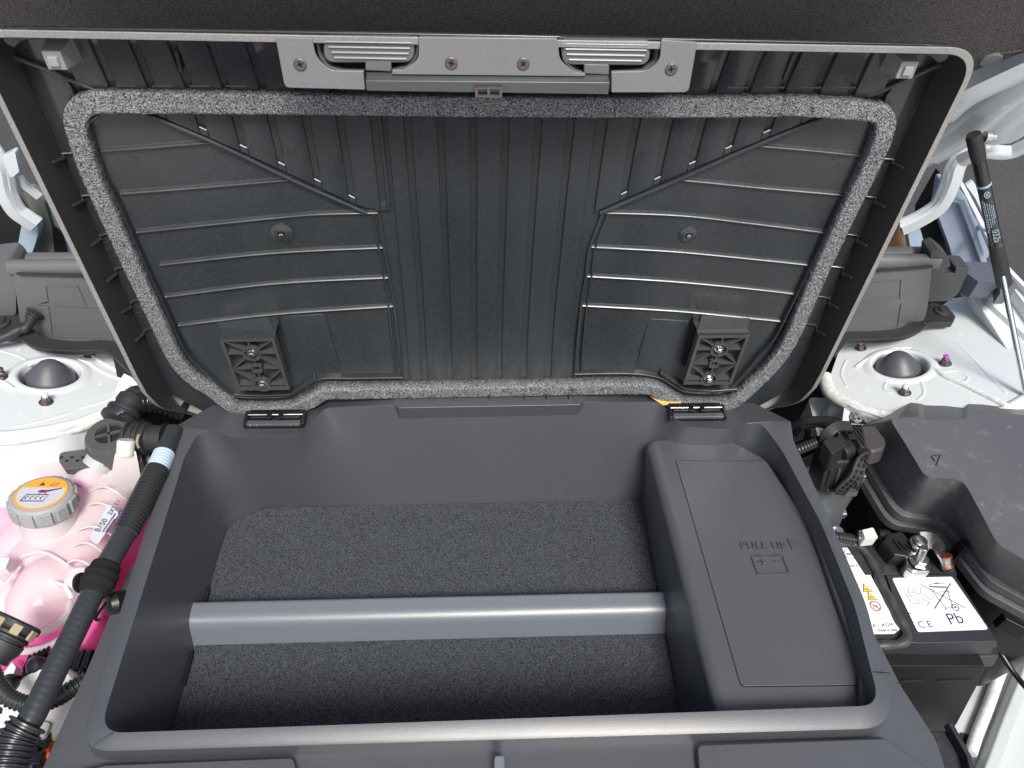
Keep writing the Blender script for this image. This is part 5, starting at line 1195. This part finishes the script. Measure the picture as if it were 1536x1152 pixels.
# quick connector at the left edge
qc = empty('pipe_connector', 'black pipe connector with beige latches at the left edge, over the coolant tank', 'pipe connector', tuple(P(10, 950, .0)))
qa, qb = P(-14, 990, -.004), P(30, 930, .004); qd = qb - qa
lathe('connector_body', qa, qd, [(r_c, t_c * qd.length) for r_c, t_c in [(.0001, 0), (.015, .01), (.0155, .06), (.0150, .12), (.0185, .30), (.0190, .48), (.0175, .50), (.0175, .54), (.0195, .56), (.0195, .62), (.0180, .64), (.0200, .66), (.0200, .72), (.0180, .74), (.0205, .78), (.0225, .82), (.0225, .96), (.0200, 1.0), (.0001, 1.0)]], BLKM, qc, seg=32, smooth=40)
qn = qd.normalized(); qs = qn.orthogonal().normalized(); qu = qn.cross(qs)
lq = [(x_ / .05) for x_ in (0,)]
toC = (CAM - qb); toC = (toC - qn * toC.dot(qn)).normalized(); tS = toC.cross(qn)
for a_ in (-.9, -.1, .7):
    d_ = toC * math.cos(a_) + tS * math.sin(a_); box('latch_tab', qa + qd * .80 + d_ * .0222, d_ * .0016, qn * .0050, d_.cross(qn) * .0045, TAN, qc, bevel=.0012)

# ================================================================== RESERVOIR AND PLUGS AT THE LOWER LEFT
rv = empty('ivory_reservoir', 'ivory plastic reservoir with a black lid, under the harness at the lower left', 'reservoir', tuple(P(70, 1060, -.2)))
zc = -.10
lathe('reservoir_body', P(74, 1062, zc), (-.05, -.25, 1), [(.040, -.10), (.042, -.035), (.050, -.030), (.050, -.020), (.040, -.016), (.040, .012), (.036, .018), (.0001, .020)], mat('warm ivory plastic', (.66, .64, .60), .35, var=.05), rv, seg=44, smooth=45)
prism('reservoir_lid', [P(*p, -.085) for p in ((28,1018),(40,990),(68,978),(106,980),(128,996),(118,1012),(96,1000),(60,1004),(38,1024))], (0, 0, -.03), BLK, rv, r=.004, bevel=.002)
for k in range(5): sweep('lid_rib', [P(36 + 7 * k, 1006 - 5 * k, -.083), P(46 + 7 * k, 984 - 3 * k, -.086)], ridge(.002, .003, .0005), UP, BLK, rv)
for x, y in ((52, 998), (12, 1026)): lathe('lid_clip', P(x, y, -.075), (-.1, -.4, 1), [(.009, -.01), (.010, .0), (.006, .004), (.0001, .005)], BLK, rv, seg=18)
for k in range(7): box('lid_block', P(100 + k * 6, 992 + (k % 2) * 3, -.088), (.0018, 0, 0), (0, .010, 0), (0, 0, .008), BLK, rv, bevel=.0008)
prism('reservoir_tab', [P(*p, -.08) for p in ((46,1078),(76,1084),(66,1108),(42,1100))], (0, 0, -.02), IVORY, rv, r=.004, bevel=.002)
prism('reservoir_tab', [P(*p, -.085) for p in ((-10,1072),(24,1066),(20,1100),(-10,1096))], (0, 0, -.02), IVORY, rv, r=.006, bevel=.002)
prism('wall_strip', [P(*p, -.10) for p in ((-20,1040),(18,992),(24,1000),(10,1040),(20,1050),(0,1060))], (0, 0, -.02), PAINTM, rv, bevel=.001)
sc_ = conduit([P(-14,1005,-.03), P(0,1032,-.035), P(20,1050,-.04), P(52,1057,-.045), P(84,1048,-.045), P(106,1034,-.04), P(132,1018,-.04)], .0078, .0040, .0007, CONDUIT, None, name='thin_conduit', seg=20); tag(sc_, 'thin corrugated black conduit curling across the ivory reservoir', 'conduit')
pg = empty('black_plug', 'black electrical plug with forked latch beside the bottom of the harness', 'plug', tuple(P(60, 1110, -.12)))
prism('plug_block', [P(*p, -.085) for p in ((52,1094),(76,1100),(70,1124),(44,1116))], (0, 0, -.03), BLK, pg, r=.002, bevel=.002)
prism('plug_latch', [P(*p, -.080) for p in ((60,1096),(66,1098),(62,1108),(57,1106))], (0, 0, -.006), IVORY, pg, bevel=.0006)
for k in range(3): box('plug_rib', P(46 + 8 * k, 1128 + 6 * k, -.09), (.004, 0, 0), (0, .006, 0), (0, 0, .008), BLK, pg, bevel=.001)
og = lathe('orange_plug', P(70, 1134, -.10), (.8, .3, .4), [(.010, -.006), (.0105, .0), (.009, .002), (.0105, .004), (.009, .006), (.0105, .008), (.0095, .012), (.0001, .012)], ORANGEP, None, seg=22); tag(og, 'ribbed orange plug tucked under the tub edge at the lower left', 'plug')
br = lathe('beige_pipe', P(84, 1110, -.12), (.5, .2, .8), [(.013, -.03), (.013, 0), (.010, .003), (.009, .001), (.0001, .0)], mat('beige rubber', (.40, .30, .26), .5), None, seg=22); tag(br, 'short beige pipe end between the ivory reservoir and the orange plug', 'pipe')
wires('wire_loom', 'tangle of thin black and brown wires at the bottom left corner', 'wires', [([P(38,1150,-.10), P(50,1130,-.10), P(66,1122,-.10)], .003), ([P(30,1160,-.10), P(56,1146,-.10), P(80,1150,-.12)], .0028), ([P(44,1180,-.10), P(48,1150,-.09), P(40,1128,-.09)], .003), ([P(60,1190,-.1), P(66,1160,-.1), P(52,1140,-.1)], .0028)], BLK)
